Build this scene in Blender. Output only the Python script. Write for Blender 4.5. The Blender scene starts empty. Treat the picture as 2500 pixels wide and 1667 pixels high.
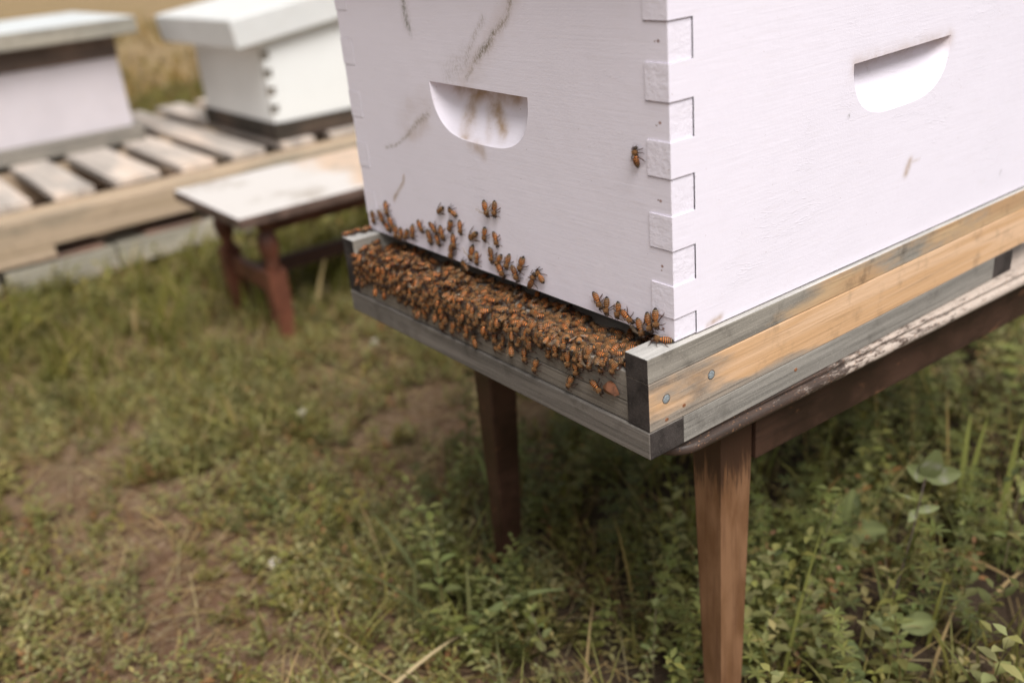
import bpy, math, random
import numpy as np
from mathutils import Vector, Matrix
random.seed(7); rng = np.random.default_rng(7)
R = math.radians
GZ = 0.42            # hive box bottom stands 0.42 m above the ground
C = bpy.context.scene.collection
sc = bpy.context.scene

# ------------------------------------------------------------------ camera
CP = np.array([389.416, -400.741, 257.302]); YAW, PIT, ROL = map(math.radians, (54.755, -23.966, -5.661)); FPX = 2348.6
_f = np.array([-math.sin(YAW)*math.cos(PIT), math.cos(YAW)*math.cos(PIT), math.sin(PIT)])
_r0 = np.array([math.cos(YAW), math.sin(YAW), 0]); _u0 = np.cross(_r0, _f)
_r = _r0*math.cos(ROL)+_u0*math.sin(ROL); _u = -_r0*math.sin(ROL)+_u0*math.cos(ROL)
cd = bpy.data.cameras.new('camera'); cam = bpy.data.objects.new('camera', cd); C.objects.link(cam)
m = Matrix(((_r[0], _u[0], -_f[0], 0), (_r[1], _u[1], -_f[1], 0), (_r[2], _u[2], -_f[2], 0), (0, 0, 0, 1)))
m.translation = Vector((CP[0]*.001, CP[1]*.001, CP[2]*.001+GZ)); cam.matrix_world = m
cd.sensor_width = 36; cd.lens = FPX/2500*36; cd.clip_start = .02; cd.clip_end = 300
cd.dof.use_dof = True; cd.dof.focus_distance = 0.645; cd.dof.aperture_fstop = 3.7; cd.dof.aperture_blades = 9
sc.camera = cam

def at(X, Y, ax, v):
    """surveyed spot on a plane of the hive (mm, hive frame) from photo coordinates of 2352 width"""
    k = 2500/2352
    d = _f+_r*(X*k-1250)/FPX-_u*(Y*k-833.5)/FPX
    return CP+d*((v-CP[ax])/d[ax])

# ------------------------------------------------------------------ light
SUN_EL, SUN_AZ = R(57), R(106)     # azimuth measured from +Y towards +X
w = bpy.data.worlds.new('World'); sc.world = w; w.use_nodes = True
nt = w.node_tree; nt.nodes.clear()
sky = nt.nodes.new('ShaderNodeTexSky'); sky.sky_type = 'NISHITA'; sky.sun_disc = False
sky.sun_elevation = SUN_EL; sky.sun_rotation = SUN_AZ; sky.dust_density = 4; sky.air_density = 1.2
hs = nt.nodes.new('ShaderNodeHueSaturation'); hs.inputs['Saturation'].default_value = .06
bg = nt.nodes.new('ShaderNodeBackground'); bg.inputs['Strength'].default_value = .05
wo = nt.nodes.new('ShaderNodeOutputWorld')
nt.links.new(sky.outputs[0], hs.inputs['Color']); nt.links.new(hs.outputs[0], bg.inputs['Color']); nt.links.new(bg.outputs[0], wo.inputs[0])
sl = bpy.data.lights.new('sun', 'SUN'); sl.energy = 1.5; sl.angle = R(34); sl.color = (1, .967, .94)
so = bpy.data.objects.new('sun', sl); C.objects.link(so)
sd = Vector((math.sin(SUN_AZ)*math.cos(SUN_EL), math.cos(SUN_AZ)*math.cos(SUN_EL), math.sin(SUN_EL)))
so.location = sd*8; so.rotation_euler = sd.to_track_quat('Z', 'Y').to_euler()
sc.view_settings.view_transform = 'Standard'; sc.view_settings.look = 'None'; sc.view_settings.gamma = 1
sc.view_settings.exposure = 1.27
sc.cycles.use_denoising = True; sc.cycles.max_bounces = 8; sc.cycles.transparent_max_bounces = 12
sc.cycles.sample_clamp_indirect = 4

# ------------------------------------------------------------------ material helpers
class NT:
    def __init__(s, name):
        s.m = bpy.data.materials.new(name); s.m.use_nodes = True; s.t = s.m.node_tree; s.t.nodes.clear()
        s.out = s.n('OutputMaterial'); s.b = s.n('BsdfPrincipled'); s.l(s.b.outputs[0], s.out.inputs[0])
        s.tc = s.n('TexCoord'); s.oc = s.tc.outputs['Object']
    def n(s, t, **k):
        x = s.t.nodes.new('ShaderNode'+t)
        for a, v in k.items(): setattr(x, a, v)
        return x
    def l(s, a, b): s.t.links.new(a, b)
    def setv(s, inp, v):
        if hasattr(v, 'links'): s.l(v, inp)
        elif isinstance(v, tuple) and len(v) == 3 and inp.type == 'RGBA': inp.default_value = (*v, 1)
        else: inp.default_value = v
    def map(s, scale=(1, 1, 1), rot=(0, 0, 0), loc=(0, 0, 0), src=None):
        x = s.n('Mapping'); s.l(src or s.oc, x.inputs[0])
        x.inputs['Scale'].default_value = scale; x.inputs['Rotation'].default_value = rot; x.inputs['Location'].default_value = loc
        return x.outputs[0]
    def noise(s, scale=5, detail=4, rough=.5, vec=None, dist=0):
        x = s.n('TexNoise'); s.l(vec or s.oc, x.inputs['Vector'])
        x.inputs['Scale'].default_value = scale; x.inputs['Detail'].default_value = detail
        x.inputs['Roughness'].default_value = rough; x.inputs['Distortion'].default_value = dist
        return x.outputs['Fac']
    def ramp(s, v, a, b, c=0., d=1., smooth=True):
        x = s.n('MapRange'); x.interpolation_type = 'SMOOTHSTEP' if smooth else 'LINEAR'
        s.l(v, x.inputs['Value'])
        for i, q in zip((1, 2, 3, 4), (a, b, c, d)): x.inputs[i].default_value = q
        return x.outputs[0]
    def math(s, op, a, b=0., c=None):
        x = s.n('Math', operation=op); s.setv(x.inputs[0], a); s.setv(x.inputs[1], b)
        if c is not None: s.setv(x.inputs[2], c)
        return x.outputs[0]
    def mix(s, f, a, b, mode='MIX'):
        x = s.n('Mix', data_type='RGBA', blend_type=mode); s.setv(x.inputs[0], f); s.setv(x.inputs[6], a); s.setv(x.inputs[7], b)
        return x.outputs[2]
    def sep(s, src=None):
        x = s.n('SeparateXYZ'); s.l(src or s.oc, x.inputs[0]); return x.outputs
    def bump(s, h, dist=.001, strength=1., prev=None):
        x = s.n('Bump'); x.inputs['Distance'].default_value = dist; x.inputs['Strength'].default_value = strength
        s.l(h, x.inputs['Height'])
        if prev: s.l(prev, x.inputs['Normal'])
        return x.outputs[0]
    def fin(s, col, rough=.6, nrm=None, spec=.4, **k):
        s.setv(s.b.inputs['Base Color'], col); s.setv(s.b.inputs['Roughness'], rough)
        s.b.inputs['Specular IOR Level'].default_value = spec
        if nrm: s.l(nrm, s.b.inputs['Normal'])
        return s.m

def mat_paint(name, base=(.83, .785, .87), stain=False, rough_end=False, dirt=.06, bump=1.0):  # stain: adds real stains and the shade painted inside the hand holds
    t = NT(name)
    st = t.map((14, 14, 420)); brush = t.noise(1, 4, .6, st, .4)
    st2 = t.map((60, 60, 900)); fine = t.noise(1, 3, .6, st2)
    h0 = t.noise(38, 4, .6); stip = t.noise(620, 4, .65); blot = t.noise(9, 4, .6)
    drag = t.noise(1, 3, .5, t.map((22, 22, 90), rot=(0, .5, .4)), 1.4)
    h = t.math('ADD', t.math('MULTIPLY', brush, .34), t.math('MULTIPLY', fine, .16))
    h = t.math('ADD', h, t.math('MULTIPLY', t.math('MULTIPLY', stip, t.ramp(blot, .4, .6, .25, 1.)), .42))
    h = t.math('ADD', h, t.math('MULTIPLY', h0, 1.1))
    ridge = t.math('MULTIPLY', t.ramp(t.math('ABSOLUTE', t.math('SUBTRACT', drag, .5)), 0, .012, 1., 0.), t.ramp(t.noise(13, 3, .5), .52, .66))
    h = t.math('ADD', h, t.math('MULTIPLY', ridge, .3))
    if rough_end:
        h = t.math('ADD', t.math('MULTIPLY', t.noise(230, 5, .7), 1.5), h)
    nrm = t.bump(h, .00033*bump, 1.0)
    spots = t.ramp(t.noise(330, 2, .5), .745, .77, 0, .55)
    col = t.mix(t.math('MULTIPLY', t.ramp(blot, .35, .75), dirt*2), base, tuple(c*.86 for c in base))
    col = t.mix(t.math('MULTIPLY', t.ramp(t.noise(1, 4, .6, t.map((40, 40, 300))), .5, .8), dirt*1.5), col, (.62, .53, .47))
    col = t.mix(spots, col, (.35, .25, .22)) if dirt > .05 else col
    if stain:
        a = t.n('Attribute', attribute_name='stain'); s_ = a.outputs['Color']  # holds real stains and the shade painted inside the hand holds
        r = t.sep(s_)
        gran = t.ramp(t.noise(1, 5, .72, t.map((520, 520, 300), rot=(0, .6, 0))), .40, .62, .12, 1.)
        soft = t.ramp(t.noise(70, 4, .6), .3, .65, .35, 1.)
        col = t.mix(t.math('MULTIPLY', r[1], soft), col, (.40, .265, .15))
        col = t.mix(t.math('MULTIPLY', r[0], gran), col, (.225, .17, .095))
        col = t.mix(t.math('MULTIPLY', r[2], gran), col, (.11, .105, .06))
    return t.fin(col, t.ramp(brush, .3, .7, .42, .6), nrm, .35)

def mat_wood(name, c1, c2, grey, axis=1, amt=0.5, yfade=None, edge=None, dark=0., rough=.75, sc_=1., grain_bump=.0004, streak=None):
    """weathered board: c1/c2 fresh grain colours, grey the weathered colour, amt share that is grey"""
    t = NT(name)
    S = [420*sc_]*3; S[axis] = 9*sc_
    g = t.noise(1, 5, .65, t.map(tuple(S)), .3)
    S2 = [70*sc_]*3; S2[axis] = 3.0*sc_
    g2 = t.noise(1, 4, .55, t.map(tuple(S2)), 1.2)
    S3 = [26*sc_]*3; S3[axis] = 7*sc_
    blot = t.noise(1, 5, .6, t.map(tuple(S3)))
    fresh = t.mix(t.ramp(g2, .38, .62), c1, c2)
    fresh = t.mix(t.ramp(g, .52, .75, 0, .6), fresh, tuple(c*.55 for c in c1))
    gr = t.mix(t.ramp(g2, .35, .65), grey, tuple(c*.66 for c in grey))
    gr = t.mix(t.ramp(g, .45, .7, 0, .75), gr, tuple(c*.42 for c in grey))
    gr = t.mix(t.ramp(t.noise(900, 2, .5), .55, .75, 0, .35), gr, tuple(min(1, c*1.7) for c in grey))
    mk = blot
    p = t.sep()
    if yfade:            # (axis, start, end, weight)
        for (ax, a, b, wgt) in yfade: mk = t.math('ADD', mk, t.ramp(p[ax], a, b, wgt, 0.))
    mk = t.ramp(mk, 1-amt-.09, 1-amt+.09)
    col = t.mix(mk, fresh, gr)
    if dark: col = t.mix(t.ramp(t.noise(38, 5, .65), .52, .7, 0, dark), col, (.035, .028, .022))
    nrm = t.bump(g, grain_bump, .9); nrm = t.bump(t.noise(1300, 2, .5), .0002, .5, nrm)
    return t.fin(col, rough, nrm, .25)

def mat_endgrain(name, c=(.06, .05, .046)):
    t = NT(name); n1 = t.noise(1, 5, .7, t.map((600, 600, 600))); n2 = t.noise(60, 4, .6)
    col = t.mix(t.ramp(n2, .35, .65), c, tuple(x*.5 for x in c)); col = t.mix(t.ramp(n1, .5, .75, 0, .45), col, (.12, .105, .092))
    return t.fin(col, .9, t.bump(n1, .0007, 1.), .15)

def mat_plain(name, c, rough=.6, spec=.4, var=.25, scale=300, bump=0., metal=0.):
    t = NT(name); n1 = t.noise(scale, 4, .6)
    col = t.mix(t.ramp(n1, .3, .7), tuple(x*(1-var) for x in c), tuple(min(1, x*(1+var)) for x in c))
    t.b.inputs['Metallic'].default_value = metal
    return t.fin(col, rough, t.bump(n1, .0004, bump) if bump else None, spec)

M = {}
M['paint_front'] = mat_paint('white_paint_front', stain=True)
M['paint'] = mat_paint('white_paint', stain=True)
M['paint_end'] = mat_paint('white_paint_endgrain', rough_end=True, stain=False, bump=1.3)
M['gap'] = mat_plain('red_brown_gap', (.33, .21, .185), .9)
M['grey_rail'] = mat_wood('grey_rail_wood', (.46, .29, .16), (.52, .36, .21), (.34, .31, .265), 1, .45, [(1, .02, .17, .45)], dark=.5)
M['orange_rail'] = mat_wood('orange_rail_wood', (.60, .37, .20), (.70, .47, .30), (.33, .28, .23), 1, .22, [(1, -.02, .085, .34), (2, -.052, -.040, .22)], dark=.25)
M['grey_base'] = mat_wood('grey_base_wood', (.33, .27, .2), (.36, .3, .24), (.30, .28, .25), 1, .95, dark=.3)
M['front_wood'] = mat_wood('front_strip_wood', (.34, .28, .22), (.40, .33, .26), (.25, .22, .185), 0, .75, dark=.35)
M['front_base'] = mat_wood('front_base_wood', (.25, .2, .16), (.3, .25, .2), (.20, .178, .157), 0, .9, dark=.35)
M['floor_wood'] = mat_wood('floor_wood', (.42, .34, .25), (.5, .42, .32), (.36, .33, .29), 0, .6, dark=.2)
M['rail_top'] = mat_wood('pale_rail_top', (.55, .50, .44), (.62, .58, .52), (.52, .50, .47), 1, .6, dark=.15)
M['endgrain'] = mat_endgrain('dark_endgrain')
M['nail'] = mat_plain('nail_steel', (.32, .36, .38), .6, .5, .45, 900, .6, .3)
M['nail_ring'] = mat_plain('nail_rust', (.06, .045, .035), .9)

# table varnish with worn paint
def mat_table(name, worn=False, base=(.03, .016, .011), hi=(.062, .03, .018)):
    t = NT(name)
    g = t.noise(1, 5, .65, t.map((260, 12, 260))); b = t.noise(16, 5, .65); p = t.sep()
    col = t.mix(t.ramp(b, .35, .65), base, hi); col = t.mix(t.ramp(g, .5, .7, 0, .5), col, tuple(x*.45 for x in base))
    if worn:
        mk = t.noise(1, 8, .82, t.map((260, 70, 260)))
        mk = t.math('ADD', mk, t.ramp(p[1], .0, .34, -.2, .12))
        mk = t.math('ADD', mk, t.math('MULTIPLY', t.math('SUBTRACT', t.noise(9, 3, .5), .5), .3))
        col = t.mix(t.ramp(mk, .43, .58), t.mix(.25, col, (.10, .085, .075)), (.46, .385, .33))
        col = t.mix(t.ramp(t.noise(520, 3, .6), .62, .68, 0, .8), col, (.33, .17, .09))
    else:
        col = t.mix(t.ramp(t.noise(1, 5, .7, t.map((90, 25, 90))), .62, .68, 0, .55), col, (.26, .12, .06))
    return t.fin(col, t.ramp(b, .3, .7, .38, .65), t.bump(g, .0003, .8), .4)
M['table_edge'] = mat_table('worn_table_edge', True)
M['table_under'] = mat_table('dark_table_varnish')
def mat_leg(name):
    t = NT(name); p = t.sep()
    g = t.noise(1, 5, .65, t.map((300, 300, 10))); b = t.noise(1, 5, .6, t.map((45, 45, 14)))
    col = t.mix(t.ramp(b, .35, .65), (.14, .066, .03), (.225, .118, .062)); col = t.mix(t.ramp(g, .5, .72, 0, .6), col, (.10, .045, .025))
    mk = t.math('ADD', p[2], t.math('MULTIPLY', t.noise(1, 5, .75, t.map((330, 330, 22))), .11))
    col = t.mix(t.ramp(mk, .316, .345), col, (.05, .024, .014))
    col = t.mix(t.ramp(t.noise(1, 4, .7, t.map((160, 160, 60))), .63, .72, 0, .5), col, (.09, .04, .025))
    return t.fin(col, .5, t.bump(g, .0003, .8), .35)
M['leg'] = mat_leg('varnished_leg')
M['shaded_leg'] = mat_table('shaded_leg_varnish', False, (.035, .016, .010), (.075, .034, .020))  # far leg: darker finish with the shade under the table painted in

def mat_leaf(name, tint=(1, 1, 1)):
    t = NT(name); a = t.n('Attribute', attribute_name='tint'); c = t.mix(1., a.outputs['Color'], tint, 'MULTIPLY')
    n1 = t.noise(90, 3, .6); col = t.mix(t.ramp(n1, .3, .7, 0, .35), c, (.30, .30, .17), 'MIX') if False else c
    t.setv(t.b.inputs['Base Color'], col); t.b.inputs['Roughness'].default_value = .6; t.b.inputs['Specular IOR Level'].default_value = .16
    tr = t.n('BsdfTranslucent'); t.l(t.mix(1., c, (1.1, 1.15, .6), 'MULTIPLY'), tr.inputs[0])
    mx = t.n('MixShader'); mx.inputs[0].default_value = .28; t.l(t.b.outputs[0], mx.inputs[1]); t.l(tr.outputs[0], mx.inputs[2]); t.l(mx.outputs[0], t.out.inputs[0])
    return t.m
M['leaf'] = mat_leaf('leaf_green', (.90, .87, .66))
M['stem'] = mat_plain('stem', (.16, .13, .07), .7)
M['dark_stem'] = mat_plain('dark_stem', (.075, .05, .042), .5)

# ------------------------------------------------------------------ object helpers
def tag(o, label=None, cat=None, group=None, kind=None):
    if label: o['label'] = label
    if cat: o['category'] = cat
    if group: o['group'] = group
    if kind: o['kind'] = kind
    return o
def empty(name, loc=(0, 0, 0), rz=0, label=None, cat=None, group=None):
    o = bpy.data.objects.new(name, None); C.objects.link(o); o.location = loc; o.rotation_euler = (0, 0, rz)
    o.empty_display_size = .02
    return tag(o, label, cat, group)
class MB:
    def __init__(s): s.v = []; s.f = []; s.mi = []; s.smooth = []
    def add(s, vs, fs, mi=0, smooth=False):
        o = len(s.v); s.v += [tuple(v) for v in vs]; s.f += [tuple(i+o for i in f) for f in fs]
        s.mi += ([mi]*len(fs) if isinstance(mi, int) else list(mi)); s.smooth += [smooth]*len(fs)
    def box(s, x0, x1, y0, y1, z0, z1, mi=0, mis=None):
        vs = [(x, y, z) for z in (z0, z1) for y in (y0, y1) for x in (x0, x1)]
        fs = [(0, 2, 3, 1), (4, 5, 7, 6), (0, 1, 5, 4), (2, 6, 7, 3), (0, 4, 6, 2), (1, 3, 7, 5)]  # -z +z -y +y -x +x
        s.add(vs, fs, mis if mis else mi)
    def tube(s, pts, rad, n=8, mi=0, cap=True, smooth=True):
        pts = [Vector(p) for p in pts]; N = len(pts); rad = [rad]*N if not hasattr(rad, '__len__') else rad
        vs = []; up = Vector((.13, .21, .97))
        for i, p in enumerate(pts):
            d = (pts[min(i+1, N-1)]-pts[max(i-1, 0)]).normalized(); a = d.cross(up)
            if a.length < .05: a = d.cross(Vector((1, 0, 0)))
            a.normalize(); b = d.cross(a)
            vs += [p+(a*math.cos(k*2*math.pi/n)+b*math.sin(k*2*math.pi/n))*rad[i] for k in range(n)]
        fs = [(i*n+k, i*n+(k+1) % n, (i+1)*n+(k+1) % n, (i+1)*n+k) for i in range(N-1) for k in range(n)]
        if cap: fs += [tuple(range(n))[::-1], tuple(range((N-1)*n, N*n))]
        s.add(vs, fs, mi, smooth)
    def grid(s, P, mi=0, smooth=False, flip=False):
        n, m_ = len(P), len(P[0]); vs = [p for row in P for p in row]; fs = []
        for i in range(n-1):
            for j in range(m_-1):
                q = (i*m_+j, i*m_+j+1, (i+1)*m_+j+1, (i+1)*m_+j); fs.append(q[::-1] if flip else q)
        s.add(vs, fs, mi, smooth)
    def build(s, name, mats, parent=None, k=.001, bevel=0., loc=None):
        me = bpy.data.meshes.new(name)
        me.from_pydata([(v[0]*k, v[1]*k, v[2]*k) for v in s.v], [], s.f)
        for mm in (mats if isinstance(mats, (list, tuple)) else [mats]): me.materials.append(mm)
        me.polygons.foreach_set('material_index', s.mi); me.polygons.foreach_set('use_smooth', s.smooth); me.update()
        o = bpy.data.objects.new(name, me); C.objects.link(o)
        if parent: o.parent = parent
        if loc: o.location = loc
        if bevel:
            b = o.modifiers.new('bevel', 'BEVEL'); b.width = bevel*k; b.segments = 2; b.limit_method = 'ANGLE'
        return o
def boxo(name, b, mats, parent, bevel=.8, mis=None):
    m_ = MB(); m_.box(*b, mis=mis) if mis else m_.box(*b); return m_.build(name, mats, parent, bevel=bevel)

# ------------------------------------------------------------------ ground
GC = []  # cover mask helper
def vnoise(x, y, s, seed=0):
    """smooth value noise on arrays"""
    r = np.random.default_rng(seed); T = r.random((64, 64)); X = x*s; Y = y*s
    i = np.floor(X).astype(int); j = np.floor(Y).astype(int); fx = X-i; fy = Y-j; fx = fx*fx*(3-2*fx); fy = fy*fy*(3-2*fy)
    g = lambda a, b: T[a % 64, b % 64]
    return (g(i, j)*(1-fx)+g(i+1, j)*fx)*(1-fy)+(g(i, j+1)*(1-fx)+g(i+1, j+1)*fx)*fy
def gh(x, y):
    x = np.asarray(x, float); y = np.asarray(y, float)
    return (vnoise(x, y, 1.3, 1)-.5)*.035+(vnoise(x, y, 6, 2)-.5)*.016+(vnoise(x, y, 22, 3)-.5)*.007-.004
def ground():
    xs = np.concatenate([np.linspace(-60, -12, 25)[:-1], np.linspace(-12, -3.2, 90)[:-1], np.linspace(-3.2, .9, 260), np.linspace(.9, 20, 14)[1:]])
    ys = np.concatenate([np.linspace(-30, -3, 12)[:-1], np.linspace(-3, -1.2, 20)[:-1], np.linspace(-1.2, 2.2, 220), np.linspace(2.2, 8, 50)[1:], np.linspace(8, 40, 14)[1:]])
    X, Y = np.meshgrid(xs, ys, indexing='ij'); Z = gh(X, Y)
    n, m_ = X.shape; v = np.stack([X, Y, Z], -1).reshape(-1, 3)
    idx = np.arange(n*m_).reshape(n, m_); f = np.stack([idx[:-1, :-1], idx[1:, :-1], idx[1:, 1:], idx[:-1, 1:]], -1).reshape(-1, 4)
    me = bpy.data.meshes.new('ground'); me.from_pydata(v.tolist(), [], f.tolist()); me.polygons.foreach_set('use_smooth', [True]*len(f))
    t = NT('soil')
    a = t.noise(2.2, 5, .6); b = t.noise(14, 5, .65); c = t.noise(110, 4, .7); d = t.noise(420, 3, .6)
    col = t.mix(t.ramp(a, .38, .62), (.17, .10, .062), (.24, .16, .10))
    col = t.mix(t.ramp(b, .45, .65, 0, .8), col, (.15, .085, .05))
    col = t.mix(t.ramp(c, .5, .66, 0, .7), col, (.34, .25, .165))
    col = t.mix(t.ramp(d, .55, .7, 0, .6), col, (.05, .034, .024))
    p = t.sep(); soil_shade = t.math('MULTIPLY', t.ramp(t.math('ADD', p[0], t.math('MULTIPLY', b, .3)), -.5, -.25), t.ramp(t.math('ADD', p[1], t.math('MULTIPLY', b, .3)), .0, .25))  # darkens the soil below the hive: its shade painted into the colour
    col = t.mix(t.math('MULTIPLY', soil_shade, .85), col, (.032, .023, .016)); far = t.ramp(t.math('MULTIPLY', p[0], -1.), 2.9, 4.2)
    tan = t.mix(t.ramp(b, .42, .58), (.36, .25, .14), (.20, .145, .075))
    col = t.mix(far, col, t.mix(t.ramp(t.noise(1.6, 4, .6), .4, .62, 0, .35), tan, (.25, .19, .09)))
    hgt = t.math('ADD', t.math('MULTIPLY', c, .7), t.math('MULTIPLY', d, .3))
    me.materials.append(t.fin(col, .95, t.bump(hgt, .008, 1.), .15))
    o = bpy.data.objects.new('ground', me); C.objects.link(o); tag(o, kind='structure')
ground()

# ------------------------------------------------------------------ the main hive box
W, LB, HB = 387.4, 505., 243.
z1, hf = 14.9, 22.26          # finger joint levels above the box bottom
def seg_d(px, pz, pts):
    d = np.full(px.shape, 1e9)
    for (ax, az), (bx, bz) in zip(pts[:-1], pts[1:]):
        vx, vz = bx-ax, bz-az; t_ = np.clip(((px-ax)*vx+(pz-az)*vz)/(vx*vx+vz*vz+1e-9), 0, 1)
        d = np.minimum(d, np.hypot(px-ax-t_*vx, pz-az-t_*vz))
    return d
def face_grids(u0, u1, hc, hw, ztop, H, tilt, dmax, to3, stainf, name, mats, parent, flip):
    """one board face (u along, z up) with a milled hand hold; to3(u, depth, z) -> xyz"""
    hx0, hx1 = hc-hw, hc+hw
    us = np.concatenate([np.arange(u0, hx0, 1.6), hc+hw*np.sin(np.linspace(-math.pi/2, math.pi/2, 90)), np.arange(hx1+1.6, u1, 1.6), [u1]])
    q = np.clip((us-hc)/hw, -1, 1); Hu = H*np.maximum(0, 1-np.abs(q)**3.4)**(1/2.3); zt = ztop+tilt*np.clip(q, -1, 1)
    parts = []
    zc = zt-Hu
    dz = lambda s: dmax*np.power(1-s, .85)*np.maximum(0, 1-np.abs(q)**9)
    top = [[to3(u, 0, z+(HB-z)*k) for u, z in zip(us, zt)] for k in np.linspace(0, 1, 64)]
    cav = [[to3(u, d_, z-h*s) for u, z, h, d_ in zip(us, zt, Hu, dz(s))] for s in np.linspace(0, 1, 40)]
    ceil = [[to3(u, d_*k, z) for u, z, d_ in zip(us, zt, dz(0))] for k in (1., 0.)]
    bot = [[to3(u, 0, z*k) for u, z in zip(us, zc)] for k in np.linspace(0, 1, 90)]
    mb = MB(); mb.grid(bot, 0, False, flip); mb.grid(cav[::-1], 0, True, flip); mb.grid(ceil, 0, False, flip); mb.grid(top, 0, False, flip)
    return mb
def set_stain_shade(o, fn):
    me = o.data; n = len(me.vertices); co = np.empty(n*3); me.vertices.foreach_get('co', co); co = co.reshape(-1, 3)*1000
    col = np.zeros((n, 4)); col[:, 3] = 1; col[:, :3] = fn(co)
    a = me.color_attributes.new('stain', 'FLOAT_COLOR', 'POINT'); a.data.foreach_set('color', col.ravel())  # real stains plus the shade painted inside the hand holds

hive = empty('beehive_box', (0, 0, GZ+.0015), 0, 'large white painted hive box with finger-jointed corner, bees around its entrance', 'beehive')
fm = face_grids(-W+19.45, -19.45, -192.5, 60.5, 142.3, 40.5, -1.2, 16.5, lambda u, d, z: (u, d, z), None, 'f', None, None, False)
# fingers and body of the front board
lev = [0.]+[z1+i*hf for i in range(11)]; lev[-1] = HB
for k in range(len(lev)-1):
    if k % 2 == 0:
        fm.box(-19.45, -.9, 0, 19.18, lev[k]+.1, lev[k+1]-.15, mis=[0, 0, 0, 0, 0, 1])
        fm.box(-W+.8, -W+19.45, 0, 19, lev[k]+.15, lev[k+1]-.15, mis=[0, 0, 0, 0, 1, 0])
fm.add([(-W+19.45, 0, 0), (-19.45, 0, 0), (-19.45, 19, 0), (-W+19.45, 19, 0)], [(0, 3, 2, 1)])
fm.add([(-W+19.45, 19, 0), (-19.45, 19, 0), (-19.45, 19, HB), (-W+19.45, 19, HB)], [(0, 3, 2, 1)])
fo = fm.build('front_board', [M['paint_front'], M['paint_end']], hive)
def stain_shade_front(co):
    x, y, z = co.T.copy(); a0 = x.copy(); x = x+(vnoise(x+500, z, .10, 71)-.5)*5+(vnoise(x+500, z, .4, 72)-.5)*1.5; z = z+(vnoise(a0+500, z, .1, 73)-.5)*3; r = np.zeros((len(x), 3))
    def ln(pts, wd, ch, a):
        d = seg_d(x, z, pts); r[:, ch] = np.maximum(r[:, ch], a*np.exp(-(d/wd)**2))
    ln([(-275, 240), (-275, 197), (-274.5, 188), (-272, 177)], 1.6, 2, .95); ln([(-276, 240), (-274, 182)], 5, 0, .35)
    ln([(-138, 243), (-140, 205), (-146, 194), (-165, 181), (-176, 170), (-187, 164)], 3.0, 0, .75); ln([(-165, 183), (-183, 165)], 2.0, 2, .6)
    ln([(-187, 164), (-196, 154), (-202, 149)], 1.6, 0, .8); ln([(-140, 205), (-165, 181), (-205, 146)], 9, 1, .28)
    ln([(-176, 191), (-197, 166), (-204, 159)], 2.6, 0, .45); ln([(-200, 163), (-226, 150)], 9, 0, .3)
    ln([(-262, 117), (-291, 102), (-300, 96)], 2.2, 0, .75); ln([(-300, 96), (-313, 88), (-334, 81)], 1.4, 0, .8); ln([(-268, 110), (-292, 98)], 7, 1, .4)
    ln([(-262, 125), (-290, 118), (-300, 100)], 10, 1, .2)
    ln([(-310, 60), (-322, 48), (-335, 36)], 1.8, 1, .8); ln([(-310, 60), (-335, 36)], 1, 0, .4)
    ln([(-205, 100.5), (-192, 97.5)], 5, 1, .6)
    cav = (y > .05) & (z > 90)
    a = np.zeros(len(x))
    for pts, wd, am in (([(-212, 104), (-215, 119), (-215, 130), (-203, 137)], 7, 1.), ([(-203, 138), (-190, 134), (-178, 122), (-170, 112)], 5.5, 1.), ([(-195, 130), (-187, 118), (-184, 106)], 4., .4), ([(-235, 139), (-190, 138), (-160, 137)], 6.5, .9)):  # arch and drip are stains; the last band paints the ceiling's shade
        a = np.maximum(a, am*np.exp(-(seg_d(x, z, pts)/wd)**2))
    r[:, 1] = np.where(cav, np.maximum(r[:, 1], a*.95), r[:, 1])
    return r
set_stain_shade(fo, stain_shade_front)
sm = face_grids(19.3, LB, 232.5, 58.7, 144.2, 39.5, 1.2, 16.5, lambda u, d, z: (-d, u, z), None, 's', None, None, False)
for k in range(len(lev)-1):
    if k % 2 == 1:
        sm.box(-19.1, 0, -.75, 19.3, lev[k]+.7, lev[k+1]-.1, mis=[0, 0, 1, 0, 0, 0])
sm.add([(0, 19.3, 0), (0, LB, 0), (-19, LB, 0), (-19, 19.3, 0)], [(0, 3, 2, 1)])
sm.add([(-19, 19.3, 0), (-19, LB, 0), (-19, LB, HB), (-19, 19.3, HB)], [(0, 3, 2, 1)])
so_ = sm.build('side_board', [M['paint'], M['paint_end']], hive)
def stain_shade_side(co):
    x, y, z = co.T; r = np.zeros((len(x), 3))
    def ln(pts, wd, ch, a):
        d = seg_d(y, z, pts); r[:, ch] = np.maximum(r[:, ch], a*np.exp(-(d/wd)**2))
    ln([(250, 61), (245.5, 53)], 3.2, 1, .75); ln([(252, 60), (263, 60)], 1.2, 1, .4)
    ln([(171, 110), (170.5, 108.5)], .9, 2, 1.); ln([(387, 22.5), (387, 21)], 1.6, 2, .5)
    ln([(176, 141), (288, 143)], 7, 1, .42); ln([(208, 143), (209, 132)], 1.5, 0, .25)  # brown shade painted along the hand hold top, then a thin streak
    ln([(30, 2), (42, 4)], 2.2, 1, .8)
    return r
set_stain_shade(so_, stain_shade_side)
for k in (0, 2, 4, 6, 8):
    for (cx_, rr_) in ((-9.5, .9), (-10.5, .5)):
        dd = MB(); zc = (lev[k]+lev[k+1])/2+random.uniform(-3, 3); cx_ += random.uniform(-1.5, 1.5)
        dd.add([(cx_+rr_*1.3*math.cos(q*.785), -.06, zc+rr_*math.sin(q*.785)) for q in range(8)], [tuple(range(8))]); dd.build('nail_hole', M['gap'], hive)
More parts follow.
